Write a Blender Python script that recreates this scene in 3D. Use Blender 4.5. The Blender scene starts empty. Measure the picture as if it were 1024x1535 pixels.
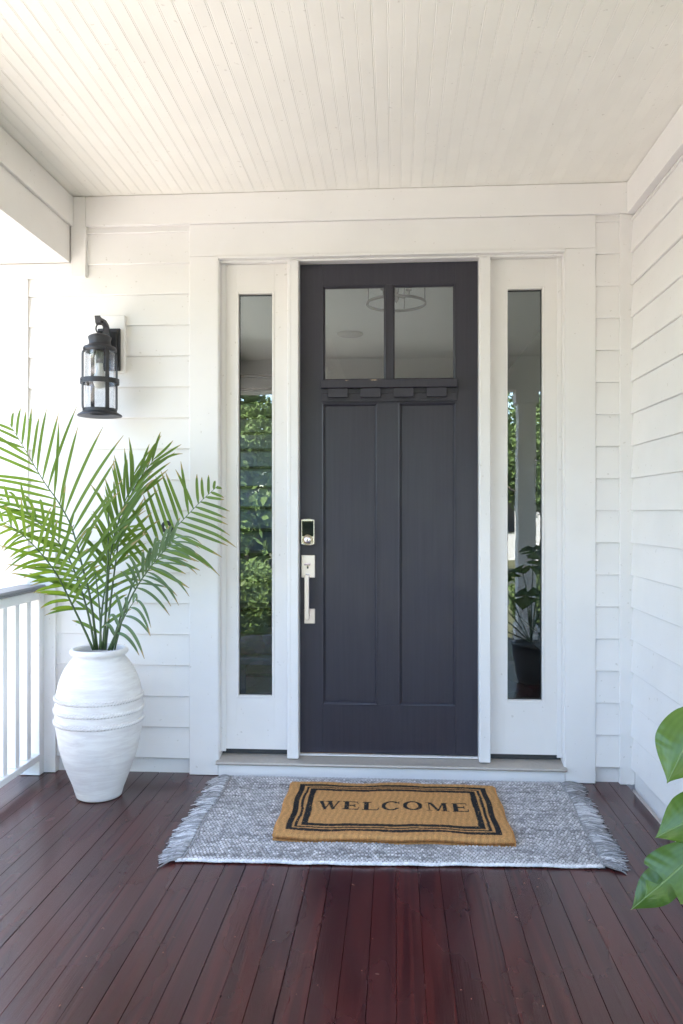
import bpy, bmesh, math, random
import numpy as np
from mathutils import Vector, Matrix, noise
random.seed(7); np.random.seed(7)
PI = math.pi
S = bpy.context.scene
COL = S.collection

# ------------------------------------------------------------------ camera, sky, sun, exposure
CAM_Y, CAM_Z, YAW, FPX = -3.90, 1.30, math.atan(80/1200), 1200.0
cam_d = bpy.data.cameras.new('camera'); cam = bpy.data.objects.new('camera', cam_d); COL.objects.link(cam)
cam.location = (0, CAM_Y, CAM_Z); cam.rotation_euler = (PI/2, 0, YAW)
cam_d.sensor_fit = 'VERTICAL'; cam_d.sensor_height = 36; cam_d.lens = 36*FPX/1535
cam_d.clip_start = 0.02; cam_d.clip_end = 1500
S.camera = cam
SUN_DIR = Vector((-0.14, 0.50, 0.854)).normalized()
W = bpy.data.worlds.new('World'); S.world = W; W.use_nodes = True
nt = W.node_tree; bgn = nt.nodes['Background']
sky = nt.nodes.new('ShaderNodeTexSky'); sky.sky_type = 'NISHITA'; sky.sun_disc = False
sky.sun_elevation = math.asin(SUN_DIR.z); sky.sun_rotation = math.atan2(SUN_DIR.x, SUN_DIR.y)
sky.air_density = 1.0; sky.dust_density = 0.8; sky.ozone_density = 0.6
nt.links.new(sky.outputs[0], bgn.inputs[0]); bgn.inputs[1].default_value = 0.15
sun_d = bpy.data.lights.new('sun', 'SUN'); sun_d.energy = 2.8; sun_d.angle = math.radians(0.5); sun_d.color = (1, .95, .87)
sun = bpy.data.objects.new('sun', sun_d); COL.objects.link(sun)
sun.rotation_euler = SUN_DIR.to_track_quat('Z', 'Y').to_euler()
S.view_settings.view_transform = 'Standard'; S.view_settings.look = 'None'
S.view_settings.exposure = 3.43; S.view_settings.gamma = 1
S.view_settings.use_curve_mapping = False
try:
    S.cycles.use_denoising = True
    S.cycles.max_bounces = 14; S.cycles.diffuse_bounces = 8; S.cycles.glossy_bounces = 5
    S.cycles.transparent_max_bounces = 16; S.cycles.transmission_bounces = 6
    S.cycles.caustics_reflective = False; S.cycles.caustics_refractive = False
    S.cycles.sample_clamp_indirect = 8
except Exception: pass

# ------------------------------------------------------------------ helpers
def at(px, py, Y):
    """the point of the plane y = Y that lies behind pixel (px, py) of the 1024x1535 photograph"""
    u = (px-512)/FPX; v = (767.5-py)/FPX
    t = (Y-CAM_Y)/(math.cos(YAW)+u*math.sin(YAW))
    return Vector((t*(-math.sin(YAW)+u*math.cos(YAW)), Y, CAM_Z+t*v))

class MB:
    def __init__(s): s.v = []; s.f = []; s.sm = []
    def add(s, vs, fs, smooth=False):
        o = len(s.v); s.v += [tuple(p) for p in vs]
        for f in fs: s.f.append(tuple(i+o for i in f)); s.sm.append(smooth)
        return s
    def box(s, x0, x1, y0, y1, z0, z1, b=0.0015):
        if x0 > x1: x0, x1 = x1, x0
        if y0 > y1: y0, y1 = y1, y0
        if z0 > z1: z0, z1 = z1, z0
        b = min(b, (x1-x0)*.45, (y1-y0)*.45, (z1-z0)*.45)
        X = (x0, x1); Y = (y0, y1); Z = (z0, z1); vs = []; idx = {}
        for i in (0, 1):
            for j in (0, 1):
                for k in (0, 1):
                    xi = X[i]+(b if i == 0 else -b); yj = Y[j]+(b if j == 0 else -b); zk = Z[k]+(b if k == 0 else -b)
                    for a, p in enumerate(((X[i], yj, zk), (xi, Y[j], zk), (xi, yj, Z[k]))):
                        idx[i, j, k, a] = len(vs); vs.append(p)
        fs = []
        def quad(keys):
            fs.append([idx[k] for k in keys])
        for i in (0, 1):
            quad([(i, 0, 0, 0), (i, 1, 0, 0), (i, 1, 1, 0), (i, 0, 1, 0)])
            quad([(0, i, 0, 1), (1, i, 0, 1), (1, i, 1, 1), (0, i, 1, 1)])
            quad([(0, 0, i, 2), (1, 0, i, 2), (1, 1, i, 2), (0, 1, i, 2)])
        for j in (0, 1):
            for k in (0, 1):
                quad([(0, j, k, 1), (1, j, k, 1), (1, j, k, 2), (0, j, k, 2)])
                quad([(j, 0, k, 0), (j, 1, k, 0), (j, 1, k, 2), (j, 0, k, 2)])
                quad([(j, k, 0, 0), (j, k, 1, 0), (j, k, 1, 1), (j, k, 0, 1)])
        for i in (0, 1):
            for j in (0, 1):
                for k in (0, 1): fs.append([idx[i, j, k, 0], idx[i, j, k, 1], idx[i, j, k, 2]])
        return s.add(vs, fs)
    def prism(s, prof, p0, p1, ax):
        """prof: closed list of 2D points; ax 'x': profile in (y,z) run along x; 'y': profile in (x,z); 'z': (x,y)"""
        n = len(prof); vs = []
        for q in (p0, p1):
            for a, b in prof:
                vs.append({'x': (q, a, b), 'y': (a, q, b), 'z': (a, b, q)}[ax])
        fs = [[i, (i+1) % n, n+(i+1) % n, n+i] for i in range(n)]
        fs += [list(range(n)), list(range(n, 2*n))]
        return s.add(vs, fs)
    def lathe(s, prof, c, n=48, smooth=True, cap=True):
        vs = []; m = len(prof)
        for r, z in prof:
            for k in range(n):
                a = 2*PI*k/n; vs.append((c[0]+r*math.cos(a), c[1]+r*math.sin(a), c[2]+z))
        fs = [[i*n+k, i*n+(k+1) % n, (i+1)*n+(k+1) % n, (i+1)*n+k] for i in range(m-1) for k in range(n)]
        s.add(vs, fs, smooth)
        if cap:
            for i in (0, m-1):
                if prof[i][0] > 1e-5: s.add([vs[i*n+k] for k in range(n)], [list(range(n))])
        return s
    def tube(s, pts, r, n=8, smooth=True, flat=1.0, up=None):
        pts = [Vector(p) for p in pts]; m = len(pts); vs = []
        rs = r if isinstance(r, (list, tuple)) else [r]*m
        prev = None
        for i, p in enumerate(pts):
            T = (pts[min(i+1, m-1)]-pts[max(i-1, 0)]).normalized()
            if prev is None:
                a = up or (Vector((0, 0, 1)) if abs(T.z) < .9 else Vector((0, 1, 0)))
            else: a = prev
            B = T.cross(a).normalized(); N = B.cross(T).normalized(); prev = N
            for k in range(n):
                an = 2*PI*k/n+PI/n
                vs.append(p+rs[i]*(math.cos(an)*B+flat*math.sin(an)*N))
        fs = [[i*n+k, i*n+(k+1) % n, (i+1)*n+(k+1) % n, (i+1)*n+k] for i in range(m-1) for k in range(n)]
        fs += [list(range(n)), list(range((m-1)*n, m*n))]
        return s.add(vs, fs, smooth)
    def mesh(s, name, mat, recalc=True):
        me = bpy.data.meshes.new(name); me.from_pydata(s.v, [], s.f)
        me.polygons.foreach_set('use_smooth', s.sm)
        if recalc:
            bm = bmesh.new(); bm.from_mesh(me); bmesh.ops.recalc_face_normals(bm, faces=bm.faces); bm.to_mesh(me); bm.free()
        if mat: me.materials.append(mat)
        me.update(); return me

def link(name, me, parent=None, loc=(0, 0, 0), rz=0, local=False):
    o = bpy.data.objects.new(name, me); COL.objects.link(o); o.location = loc; o.rotation_euler = (0, 0, rz)
    if parent is not None:
        o.parent = parent
        if not local: o.matrix_parent_inverse = Matrix.Translation(-world_loc(parent))
    return o
def world_loc(o):
    v = Vector(o.location)
    if o.parent is not None: v = v+world_loc(o.parent)+o.matrix_parent_inverse.translation
    return v
def put(name, mb, mat, parent=None, recalc=True): return link(name, mb.mesh(name, mat, recalc), parent)
def tag(o, label=None, cat=None, group=None, kind=None):
    if label: o['label'] = label
    if cat: o['category'] = cat
    if group: o['group'] = group
    if kind: o['kind'] = kind
    return o
def thing(name, label, cat, loc=(0, 0, 0), group=None):
    o = bpy.data.objects.new(name, None); COL.objects.link(o); o.location = loc
    o.empty_display_size = .1
    return tag(o, label, cat, group)
def structure(name, loc=(0, 0, 0)):
    o = bpy.data.objects.new(name, None); COL.objects.link(o); o.location = loc; o['kind'] = 'structure'; return o

# ------------------------------------------------------------------ materials
class Mat:
    def __init__(s, name, rough=.5, color=(.8, .8, .8), metal=0, spec=.5):
        s.m = bpy.data.materials.new(name); s.m.use_nodes = True; s.t = s.m.node_tree
        s.b = s.t.nodes['Principled BSDF']; s.b.inputs['Roughness'].default_value = rough
        s.b.inputs['Base Color'].default_value = (*color, 1); s.b.inputs['Metallic'].default_value = metal
        s.b.inputs['Specular IOR Level'].default_value = spec
        s.co = None
    def n(s, typ, ins=None, **kw):
        nd = s.t.nodes.new(typ)
        for k, v in kw.items(): setattr(nd, k, v)
        for k, v in (ins or {}).items():
            if hasattr(v, 'is_linked') or hasattr(v, 'links'): s.t.links.new(v, nd.inputs[k])
            else: nd.inputs[k].default_value = v
        return nd
    def obj(s, scale=(1, 1, 1), rand=0.0):
        """object coordinates, moved by a random step per object so that no two pieces carry the same grain"""
        if s.co is None: s.co = s.n('ShaderNodeTexCoord')
        v = s.co.outputs['Object']
        if rand:
            oi = s.n('ShaderNodeObjectInfo'); mu = s.n('ShaderNodeMath', {0: oi.outputs['Random'], 1: rand}, operation='MULTIPLY')
            cb = s.n('ShaderNodeCombineXYZ', {0: mu.outputs[0], 1: mu.outputs[0], 2: mu.outputs[0]})
            v = s.n('ShaderNodeMapping', {'Vector': v, 'Scale': scale}).outputs[0]
            return s.n('ShaderNodeVectorMath', {0: v, 1: cb.outputs[0]}, operation='ADD').outputs[0]
        return s.n('ShaderNodeMapping', {'Vector': v, 'Scale': scale}).outputs[0]
    def noise(s, vec, scale, detail=4, rough=.55, dist=0):
        return s.n('ShaderNodeTexNoise', {'Vector': vec, 'Scale': scale, 'Detail': detail, 'Roughness': rough, 'Distortion': dist}).outputs[0]
    def ramp(s, fac, stops):
        r = s.n('ShaderNodeValToRGB', {0: fac}); e = r.color_ramp.elements
        while len(e) < len(stops): e.new(.5)
        for el, (p, c) in zip(e, stops): el.position = p; el.color = (*c, 1) if len(c) == 3 else c
        return r.outputs[0]
    def mix(s, fac, a, b, mode='MIX'):
        m = s.n('ShaderNodeMix', data_type='RGBA', blend_type=mode)
        for i, v in ((0, fac), (6, a), (7, b)):
            if hasattr(v, 'links'): s.t.links.new(v, m.inputs[i])
            else: m.inputs[i].default_value = (*v, 1) if isinstance(v, tuple) and len(v) == 3 else v
        return m.outputs[2]
    def color(s, o): s.t.links.new(o, s.b.inputs['Base Color']); return s
    def rough(s, o): s.t.links.new(o, s.b.inputs['Roughness']); return s
    def bump(s, h, strength=.3, dist=.002):
        b = s.n('ShaderNodeBump', {'Height': h, 'Strength': strength, 'Distance': dist})
        s.t.links.new(b.outputs[0], s.b.inputs['Normal']); return s

def paint(name, col, rough=.5, grain=(1, 1, 1), gs=60, gstr=.12, dirt=.05, specks=True):
    m = Mat(name, rough, col); v = m.obj(grain, 7.3); v1 = m.obj((1, 1, 1), 3.1)
    g = m.noise(v, gs, 5); big = m.noise(v1, 3.0, 3)
    c = m.mix(m.ramp(big, [(.35, (0, 0, 0)), (.7, (1, 1, 1))]), col, tuple(x*(1-dirt) for x in col))
    if specks:
        sp = m.noise(v1, 55, 2, .4)
        c = m.mix(m.ramp(sp, [(.72, (0, 0, 0)), (.76, (.35, .35, .35))]), c, (.42, .38, .33))
    m.color(c).bump(g, gstr, .002); return m.m
white = paint('white_paint', (.81, .79, .785), .45, (1, 1, .05), 240, .10)
white_sid = paint('white_siding_paint', (.81, .79, .785), .5, (.04, .04, 1), 260, .16)
white_trim = paint('white_trim_paint', (.81, .79, .785), .42, (.05, 1, 1), 240, .10)
white_side = paint('sidelight_paint', (.80, .772, .755), .42, (1, 1, .05), 240, .08)
ceil_m = paint('ceiling_paint', (.86, .84, .785), .38, (1, .05, 1), 160, .08, .06)
cream = paint('soffit_paint', (.80, .785, .755), .5, (1, .1, 1), 120, .08)
rail_w = paint('railing_paint', (.80, .79, .785), .4, (1, 1, .1), 200, .05)
def door_paint():
    m = Mat('charcoal_door_paint', .42, (.04, .04, .043)); v = m.obj((1, 1, .03), 3)
    g = m.noise(v, 420, 6, .6); g2 = m.noise(v, 90, 3)
    m.color(m.mix(m.ramp(g2, [(.3, (0, 0, 0)), (.7, (1, 1, 1))]), (.020, .018, .030), (.028, .025, .039)))
    m.bump(g, .35, .0012)
    m.rough(m.n('ShaderNodeMapRange', {0: m.noise(m.obj((1, 1, .6), 0), 5, 5, .6), 1: .3, 2: .7, 3: .30, 4: .55}).outputs[0])
    return m.m
door_m = door_paint()
def deck_mat():
    m = Mat('mahogany_deck_stain', .28, (.05, .012, .01))
    v = m.obj((1, .045, 1), 23.0)
    lines = m.noise(m.n('ShaderNodeVectorMath', {0: v, 1: (1, .5, 1)}, operation='MULTIPLY').outputs[0], 210, 4, .6)
    # flat-sawn figure: growth rings cut by a slowly wandering plane
    grain_or_crease_shade = m.noise(v, 8.0, 2, .45, .3)
    ph = m.n('ShaderNodeMath', {0: m.n('ShaderNodeMath', {0: grain_or_crease_shade, 1: 52.0}, operation='MULTIPLY').outputs[0]}, operation='SINE').outputs[0]
    ph = m.n('ShaderNodeMapRange', {0: ph, 1: -1, 2: 1}).outputs[0]
    blot = m.noise(m.obj((1, .25, 1), 9), 6, 4)
    c = m.mix(m.ramp(ph, [(.25, (0, 0, 0)), (.9, (.8, .8, .8))]), (.034, .0034, .0042), (.100, .015, .011))
    c = m.mix(m.n('ShaderNodeMath', {0: lines, 1: .5}, operation='MULTIPLY').outputs[0], c, (.024, .004, .005))
    c = m.mix(m.ramp(blot, [(.40, (0, 0, 0)), (.75, (.6, .6, .6))]), c, (.080, .024, .02))
    oi = m.n('ShaderNodeObjectInfo'); c = m.mix(m.n('ShaderNodeMapRange', {0: oi.outputs['Random'], 3: 0.0, 4: .5}).outputs[0], c, (.030, .0050, .0065))
    g = m.n('ShaderNodeNewGeometry').outputs['Position']
    d = m.noise(m.n('ShaderNodeMapping', {'Vector': g, 'Scale': (1, .4, 1)}).outputs[0], 4.5, 4, .5)
    c = m.mix(m.ramp(d, [(.42, (0, 0, 0)), (.9, (.35, .35, .35))]), c, (.085, .03, .03))
    m.color(c)
    h = m.n('ShaderNodeMath', {0: lines, 1: m.n('ShaderNodeMath', {0: ph, 1: .5}, operation='MULTIPLY').outputs[0]}, operation='ADD').outputs[0]
    m.bump(h, .40, .001)
    m.rough(m.n('ShaderNodeMapRange', {0: d, 1: .3, 2: .75, 3: .22, 4: .33}).outputs[0])
    m.b.inputs['Coat Weight'].default_value = .15; m.b.inputs['Coat Roughness'].default_value = .2
    m.b.inputs['Specular IOR Level'].default_value = .42
    return m.m
deck_m = deck_mat()
def simple(name, col, rough=.5, metal=0, n=0, var=.15, bs=.1):
    m = Mat(name, rough, col, metal)
    if n:
        f = m.noise(m.obj((1, 1, 1), 2), n, 5)
        m.color(m.mix(f, tuple(x*(1-var) for x in col), tuple(min(1, x*(1+var)) for x in col))).bump(f, bs, .001)
    return m.m
black_m = simple('dark_bronze_metal', (.035, .035, .04), .45, .3, 120, .3, .25)
nickel = simple('brushed_nickel', (.74, .66, .63), .34, 1, 300, .08, .05)
nickel2 = simple('polished_nickel', (.78, .71, .70), .25, 1, 90, .05, .02)
dark_glass = simple('black_glass', (.006, .008, .014), .06, 0, 40, .1, 0)
rubber = simple('dark_rubber', (.03, .032, .034), .6, 0, 80, .2, .1)
stone = simple('concrete', (.42, .39, .34), .85, 0, 30, .15, .3)
alum = simple('sill_metal', (.42, .38, .34), .5, .2, 60, .12, .15)
cap_m = simple('grey_rail_cap_paint', (.12, .125, .135), .35, 0, 60, .12, .1)
grey_int = simple('interior_paint', (.34, .34, .34), .7, 0, 20, .05, .05)
dark_wood = simple('dark_wood', (.06, .04, .03), .35, 0, 40, .3, .1)
wood_lt = simple('weathered_door_edge', (.30, .15, .07), .6, 0, 100, .3, .2)
bulb_m = simple('frosted_bulb', (.75, .74, .70), .3, 0, 20, .03, 0)
def glass(name, tint=(.86, .9, .9), k=1.0, wavy=.04):
    m = bpy.data.materials.new(name); m.use_nodes = True; t = m.node_tree; t.nodes.clear()
    out = t.nodes.new('ShaderNodeOutputMaterial'); mx = t.nodes.new('ShaderNodeMixShader'); tr = t.nodes.new('ShaderNodeBsdfTransparent')
    gl = t.nodes.new('ShaderNodeBsdfGlossy'); gl.inputs['Roughness'].default_value = 0.0; gl.inputs['Color'].default_value = (1, 1, 1, 1)
    tr.inputs[0].default_value = (*tint, 1)
    ge = t.nodes.new('ShaderNodeNewGeometry'); dp = t.nodes.new('ShaderNodeVectorMath'); dp.operation = 'DOT_PRODUCT'
    t.links.new(ge.outputs['Normal'], dp.inputs[0]); t.links.new(ge.outputs['Incoming'], dp.inputs[1])
    def M(op, a, b=None):
        n = t.nodes.new('ShaderNodeMath'); n.operation = op
        for i, q in enumerate((a, b)):
            if q is None: continue
            if hasattr(q, 'links'): t.links.new(q, n.inputs[i])
            else: n.inputs[i].default_value = q
        return n.outputs[0]
    fr = M('ADD', M('MULTIPLY', M('POWER', M('SUBTRACT', 1.0, M('ABSOLUTE', dp.outputs['Value'])), 5.0), .95), .05*k)
    # pane slightly wavy, as old glass is
    tc = t.nodes.new('ShaderNodeTexCoord'); nz = t.nodes.new('ShaderNodeTexNoise'); nz.inputs['Scale'].default_value = 7; nz.inputs['Detail'].default_value = 1
    bp = t.nodes.new('ShaderNodeBump'); bp.inputs['Strength'].default_value = wavy; bp.inputs['Distance'].default_value = .004
    t.links.new(tc.outputs['Object'], nz.inputs['Vector']); t.links.new(nz.outputs[0], bp.inputs['Height']); 
    if wavy > 0: t.links.new(bp.outputs[0], gl.inputs['Normal'])
    t.links.new(fr, mx.inputs[0]); t.links.new(tr.outputs[0], mx.inputs[1]); t.links.new(gl.outputs[0], mx.inputs[2]); t.links.new(mx.outputs[0], out.inputs[0])
    return m
pane_m = glass('window_glass', (.70, .76, .76), 2.3)
clear_m = glass('clear_lantern_glass', (.95, .96, .97), 1.0, 0.0)

# ------------------------------------------------------------------ ground and yard (behind the camera and to the left)
def ground():
    m = Mat('lawn_and_earth', .9, (.08, .12, .03)); v = m.obj()
    a = m.noise(v, .6, 6); b = m.noise(v, 14, 4)
    c = m.mix(a, (.095, .105, .04), (.16, .135, .07)); c = m.mix(m.ramp(b, [(.3, (0, 0, 0)), (.8, (.6, .6, .6))]), c, (.06, .07, .03))
    m.color(c).bump(b, .6, .03)
    me = MB(); N = 24; R = 500
    me.add([(-R, -R, -.62), (R, -R, -.62), (R, R, -.62), (-R, R, -.62)], [[0, 1, 2, 3]])
    tag(put('ground', me, m.m, None), kind='structure')
    p = MB().box(-13, -2.35, -9, 6, -.7, -.60, .01)
    pm = simple('pale_driveway_concrete', (.46, .41, .36), .85, 0, 3, .12, .1)
    tag(put('driveway', p, pm), kind='structure')
    p = MB().box(-.9, 1.0, -12.4, -5.4, -.7, -.595, .01); tag(put('path', p, pm), kind='structure')
    p = MB().box(-60, 60, -19, -12.4, -.7, -.60, .01)
    tag(put('road', p, simple('asphalt', (.06, .06, .062), .85, 0, 60, .2, .3)), kind='structure')
ground()

# ------------------------------------------------------------------ deck
deck = structure('deck', (0, 0, 0))
put('joist_frame', MB().box(-2.04, 3.58, -4.28, .03, -.30, -.03, .003).box(-2.05, 3.6, -4.33, -4.30, -.60, -.045, .002).box(-2.08, -2.055, -4.30, .02, -.60, -.045, .002), white_trim, deck)
PITCH = .0785
def deck_board(x, w, y0, y1):
    b = .0007; z = 0.0
    prof = [(-w/2, -.022), (w/2, -.022), (w/2, -b*2), (w/2-b, z), (-w/2+b, z), (-w/2, -b*2)]
    me = MB().prism([(a, c) for a, c in prof], y0, y1, 'y').mesh('deck_board', deck_m)
    return link('deck_board', me, deck, (x, 0, random.uniform(-.0006, .0006)))
k0 = int(math.floor((-2.05-.004)/PITCH)); k1 = int(math.ceil((3.58-.004)/PITCH))
for k in range(k0, k1):
    x = .004+(k+.5)*PITCH; gap = random.choice([.0003, .0004, .0009, .0013, .0022])
    y1 = .04 if x < 1.10 else (-1.28 if x > 1.26 else -1.285)
    if x > 1.10 and x < 1.118: y1 = .0
    deck_board(x, PITCH-gap, -4.32, y1)

# ------------------------------------------------------------------ walls
ZS = [1.306+.1535*k for k in range(-8, 11)]
def siding_prof(z0, h=.1535, d0=.003, d1=.0155, over=.012):
    # (depth towards the room is negative y), a lap board: thick lower edge, thin upper edge under the next one
    return [(d0, z0+.001), (d0-.0012, z0+.004), (d1-.001, z0+h+over), (d1+.009, z0+h+over), (d0+.009, z0), (d0+.002, z0)]
front = thing('siding_wall', 'white lap siding house wall with the door, behind the potted palm', 'wall', (-1.5, .1, 0))
put('sheathing', MB().box(-2.04, -.885, .032, .16, -.3, 3.05).box(.83, 1.25, .032, .16, -.3, 3.05).box(-.885, .83, .032, .16, 2.60, 3.05).box(-.885, .83, .032, .16, -.3, -.01), white, front)
for i, z in enumerate(ZS):
    if z > 2.75: continue
    for x0, x1 in ((-1.842, -1.008), (.952, 1.078)):
        d = random.uniform(-.0008, .0008); z0 = max(z, .004) if z < 0 else z
        if z0+.02 > 2.73: continue
        h = .1535 if z >= 0 else z+.1535-z0
        if z0+h > 2.73: h = 2.715-z0
        me = MB().prism([(a+d, b) for a, b in siding_prof(z0, h)], x0, x1, 'x').mesh('siding_board', white_sid)
        link('siding_board', me, front)
# trim of the front wall
put('corner_board', MB().box(-2.05, -1.835, -.004, .031, .0, 2.468), white, front)
put('lower_trim_board', MB().box(-1.834, -1.688, -.0155, .031, .002, 1.095), white, front)
put('soffit_trim', MB().box(-2.05, -1.6, -.0165, .031, 2.4685, 2.539).box(-1.6095, -1.534, -.016, .031, 2.469, 2.868), white, front)
put('frieze_board', MB().box(-1.5335, 1.113, -.013, .031, 2.7215, 2.868), white_trim, front)
put('inside_corner_board', MB().box(1.071, 1.140, -.005, .031, .001, 2.720), white, front)
put('crown_joint', MB().box(1.088, 1.113, -.0145, -.0135, 2.7215, 2.868), white, front)
# lantern block
put('mounting_block', MB().box(-1.506, -1.333, -.016, .02, 1.99, 2.275, .004), white_sid, front)

side = thing('siding_wall', 'white lap siding wall at right angles to the door wall, beside the monstera', 'wall', (1.2, -.6, 0))
put('sheathing', MB().box(1.142, 1.262, -1.27, .031, -.3, 3.05).box(1.262, 3.7, -1.27, -1.15, -.3, 3.05), white, side)
for i, z in enumerate(ZS):
    z0 = max(z, .004); h = .1535 if z >= 0 else z+.1535-z0
    if z0+.02 > 2.71: continue
    if z0+h > 2.72: h = 2.70-z0
    d = random.uniform(-.0008, .0008)
    me = MB().prism([(1.114+a+d+.004, b) for a, b in siding_prof(z0, h)], -1.285, -.0052, 'y').mesh('siding_board', white_sid)
    link('siding_board', me, side)
    me = MB().prism([(-1.298+a+.004, b) for a, b in siding_prof(z0, h)], 1.27, 3.6, 'x').mesh('siding_board', white_sid)
    link('siding_board', me, side)
put('frieze_board', MB().box(1.101, 1.141, -1.285, -.0135, 2.716, 2.868), white_trim, side)
put('corner_board', MB().box(1.106, 1.20, -1.312, -1.272, .0, 2.7155).box(1.10, 3.6, -1.313, -1.271, 2.7165, 2.868), white, side)

# ceiling: narrow beaded boards
ceil = structure('ceiling')
put('ceiling_backing', MB().box(-2.04, 3.6, -4.3, .03, 2.884, 2.90, .001), ceil_m, ceil)
def ceil_prof(w):
    a = -w/2; b = w/2; f = 2.870
    return [(a+.0002, 2.883), (a+.0002, f+.0009), (a+.0014, f+.0005), (a+.0028, f-.0001), (a+.0044, f-.0003), (a+.0060, f+.0004), (a+.0070, f+.0007), (a+.0080, f+.0004), (a+.0090, f), (b-.0010, f), (b-.0002, f+.0007), (b-.0002, 2.883)]
cw = .0508
for k in range(int(2.72/cw)+1):
    x = -1.600+(k+.5)*cw
    if x > 1.13: break
    link('ceiling_board', MB().prism(ceil_prof(cw), -4.09, -.0, 'y').mesh('ceiling_board', ceil_m), ceil, (x, 0, random.uniform(-.0003, .0003)))
cm = MB().prism(ceil_prof(cw), -4.09, -1.313, 'y').mesh('ceiling_board', ceil_m)
x = 1.13+cw/2
while x < 3.57: link('ceiling_board', cm, ceil, (x, 0, 0)); x += cw

# beams and columns
beam = thing('porch_beam', 'deep white boxed beam with a frieze strip over the porch railing', 'beam', (-1.83, -2, 2.54))
put('beam_face', MB().box(-1.635, -1.613, -4.09, -.017, 2.5405, 2.868), white_trim, beam)
put('frieze_strip', MB().box(-1.6125, -1.596, -4.09, -.017, 2.722, 2.868), white_trim, beam)
put('soffit_panel', MB().box(-2.05, -1.6355, -4.3, -.017, 2.5405, 2.56), cream, beam)
put('outer_face', MB().box(-2.07, -2.0505, -4.3, .03, 2.5405, 2.90), white_trim, beam)
fb = thing('porch_beam', 'white boxed beam across the open front of the porch, mirrored in the door glass', 'beam', (.8, -4.2, 2.54))
put('beam_face', MB().box(-1.595, 3.6, -4.112, -4.0915, 2.54, 2.868), white_trim, fb)
put('outer_face', MB().box(-2.05, 3.6, -4.33, -4.3015, 2.54, 2.90), white_trim, fb)
put('soffit_panel', MB().box(-1.63, 3.6, -4.30, -4.1125, 2.5395, 2.56), cream, fb)
def column(x, label):
    c = thing('porch_column', label, 'column', (x, -4.2, 0), 'square columns of the porch')
    put('shaft', MB().box(x-.09, x+.09, -4.29, -4.11, .16, 2.40, .003), white, c)
    put('capital', MB().box(x-.112, x+.112, -4.312, -4.088, 2.4005, 2.539, .003), white, c)
    put('base', MB().box(x-.11, x+.11, -4.31, -4.09, .0015, .1595, .003), white, c)
column(1.33, 'square white column mirrored in the glass beside the framed pictures')
column(-1.82, 'square white column at the porch corner where the railings meet')
column(3.46, 'square white column beyond the monstera, at the far porch end')

# roof over all of it
roof = thing('roof', 'low grey roof over the porch and house', 'roof', (1, 0, 3.1))
put('roof_deck', MB().prism([(-4.75, 3.02), (-4.75, 3.12), (1.5, 5.0), (9.4, 3.12), (9.4, 3.02)], -2.42, 6.4, 'x'), simple('shingle_grey', (.16, .16, .17), .9, 0, 40, .3, .4), roof)
put('fascia', MB().box(-2.45, 6.42, -4.79, -4.76, 2.98, 3.13), white, roof)
put('eave_soffit', MB().box(-2.42, 6.4, -4.74, 9.3, 2.995, 3.015), cream, roof)

# ------------------------------------------------------------------ house interior seen through the glass
room = structure('interior_room')
put('interior_floor', MB().box(-1.95, 1.30, .17, 9.0, -.02, .075), dark_wood, room)
put('interior_wall', MB().box(1.30, 1.36, .17, 9.0, .0, 3.0).box(-1.95, 1.36, 9.0, 9.1, 0, 3.0)
    .box(-2.04, -1.955, .161, 1.0, 0, 3.0).box(-2.04, -1.955, 3.8, 9.0, 0, 3.0).box(-2.04, -1.955, 1.0, 3.8, 0, 1.5).box(-2.04, -1.955, 1.0, 3.8, 2.3, 3.0), grey_int, room)  # gap in the unseen side wall, added to let skylight into the hall
put('interior_ceiling', MB().box(-1.95, 1.36, .17, 3.6, 2.93, 2.98).box(-.6, 1.36, 3.6, 9.0, 2.93, 2.98), simple('interior_ceiling_paint', (.7, .7, .68), .7, 0, 20, .04, .04), room)
put('baseboard', MB().box(1.285, 1.299, .17, 9.0, .0755, .20), white, room)
stairs = thing('staircase', 'indoor staircase with dark treads and pale risers behind the narrow glass', 'staircase', (-1.3, 1.4, .08))
for k in range(15):
    y = 1.25+k*.255; z = .076+k*.182
    put('riser', MB().box(-1.90, -.80, y, y+.02, z, z+.155, .001), grey_int, stairs)
    put('tread', MB().box(-1.93, -.78, y-.03, y+.26, z+.156, z+.181, .004), dark_wood, stairs)
put('stringer', MB().prism([(1.15, .08), (1.32, .08), (5.2, 2.90), (4.9, 2.90)], -.775, -.735, 'x'), white, stairs)
put('underside', MB().prism([(1.4, .08), (5.2, .08), (5.2, 2.75)], -1.88, -.82, 'x'), grey_int, stairs)
for (y0, y1, z0, z1, lab) in ((2.62, 2.98, 1.37, 1.80, 'nearer framed picture on the indoor wall, seen through the narrow glass'), (3.12, 3.50, 1.37, 1.80, 'farther framed picture on the indoor wall, seen through the narrow glass')):
    f = thing('framed_picture', lab, 'picture', (1.28, (y0+y1)/2, z0), 'framed pictures on the hall wall')
    put('frame', MB().box(1.27, 1.2985, y0, y0+.025, z0, z1).box(1.27, 1.2985, y1-.025, y1, z0, z1).box(1.27, 1.2985, y0+.026, y1-.026, z0, z0+.025).box(1.27, 1.2985, y0+.026, y1-.026, z1-.025, z1), rubber, f)
    m = Mat('pale_art_print', .2, (.6, .65, .6)); nn = m.noise(m.obj((1, 1, 1)), 9, 3); m.color(m.ramp(nn, [(.4, (.62, .66, .64)), (.55, (.35, .48, .34)), (.7, (.7, .72, .7))]))
    put('print', MB().box(1.286, 1.297, y0+.0255, y1-.0255, z0+.0255, z1-.0255), m.m, f)
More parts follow.
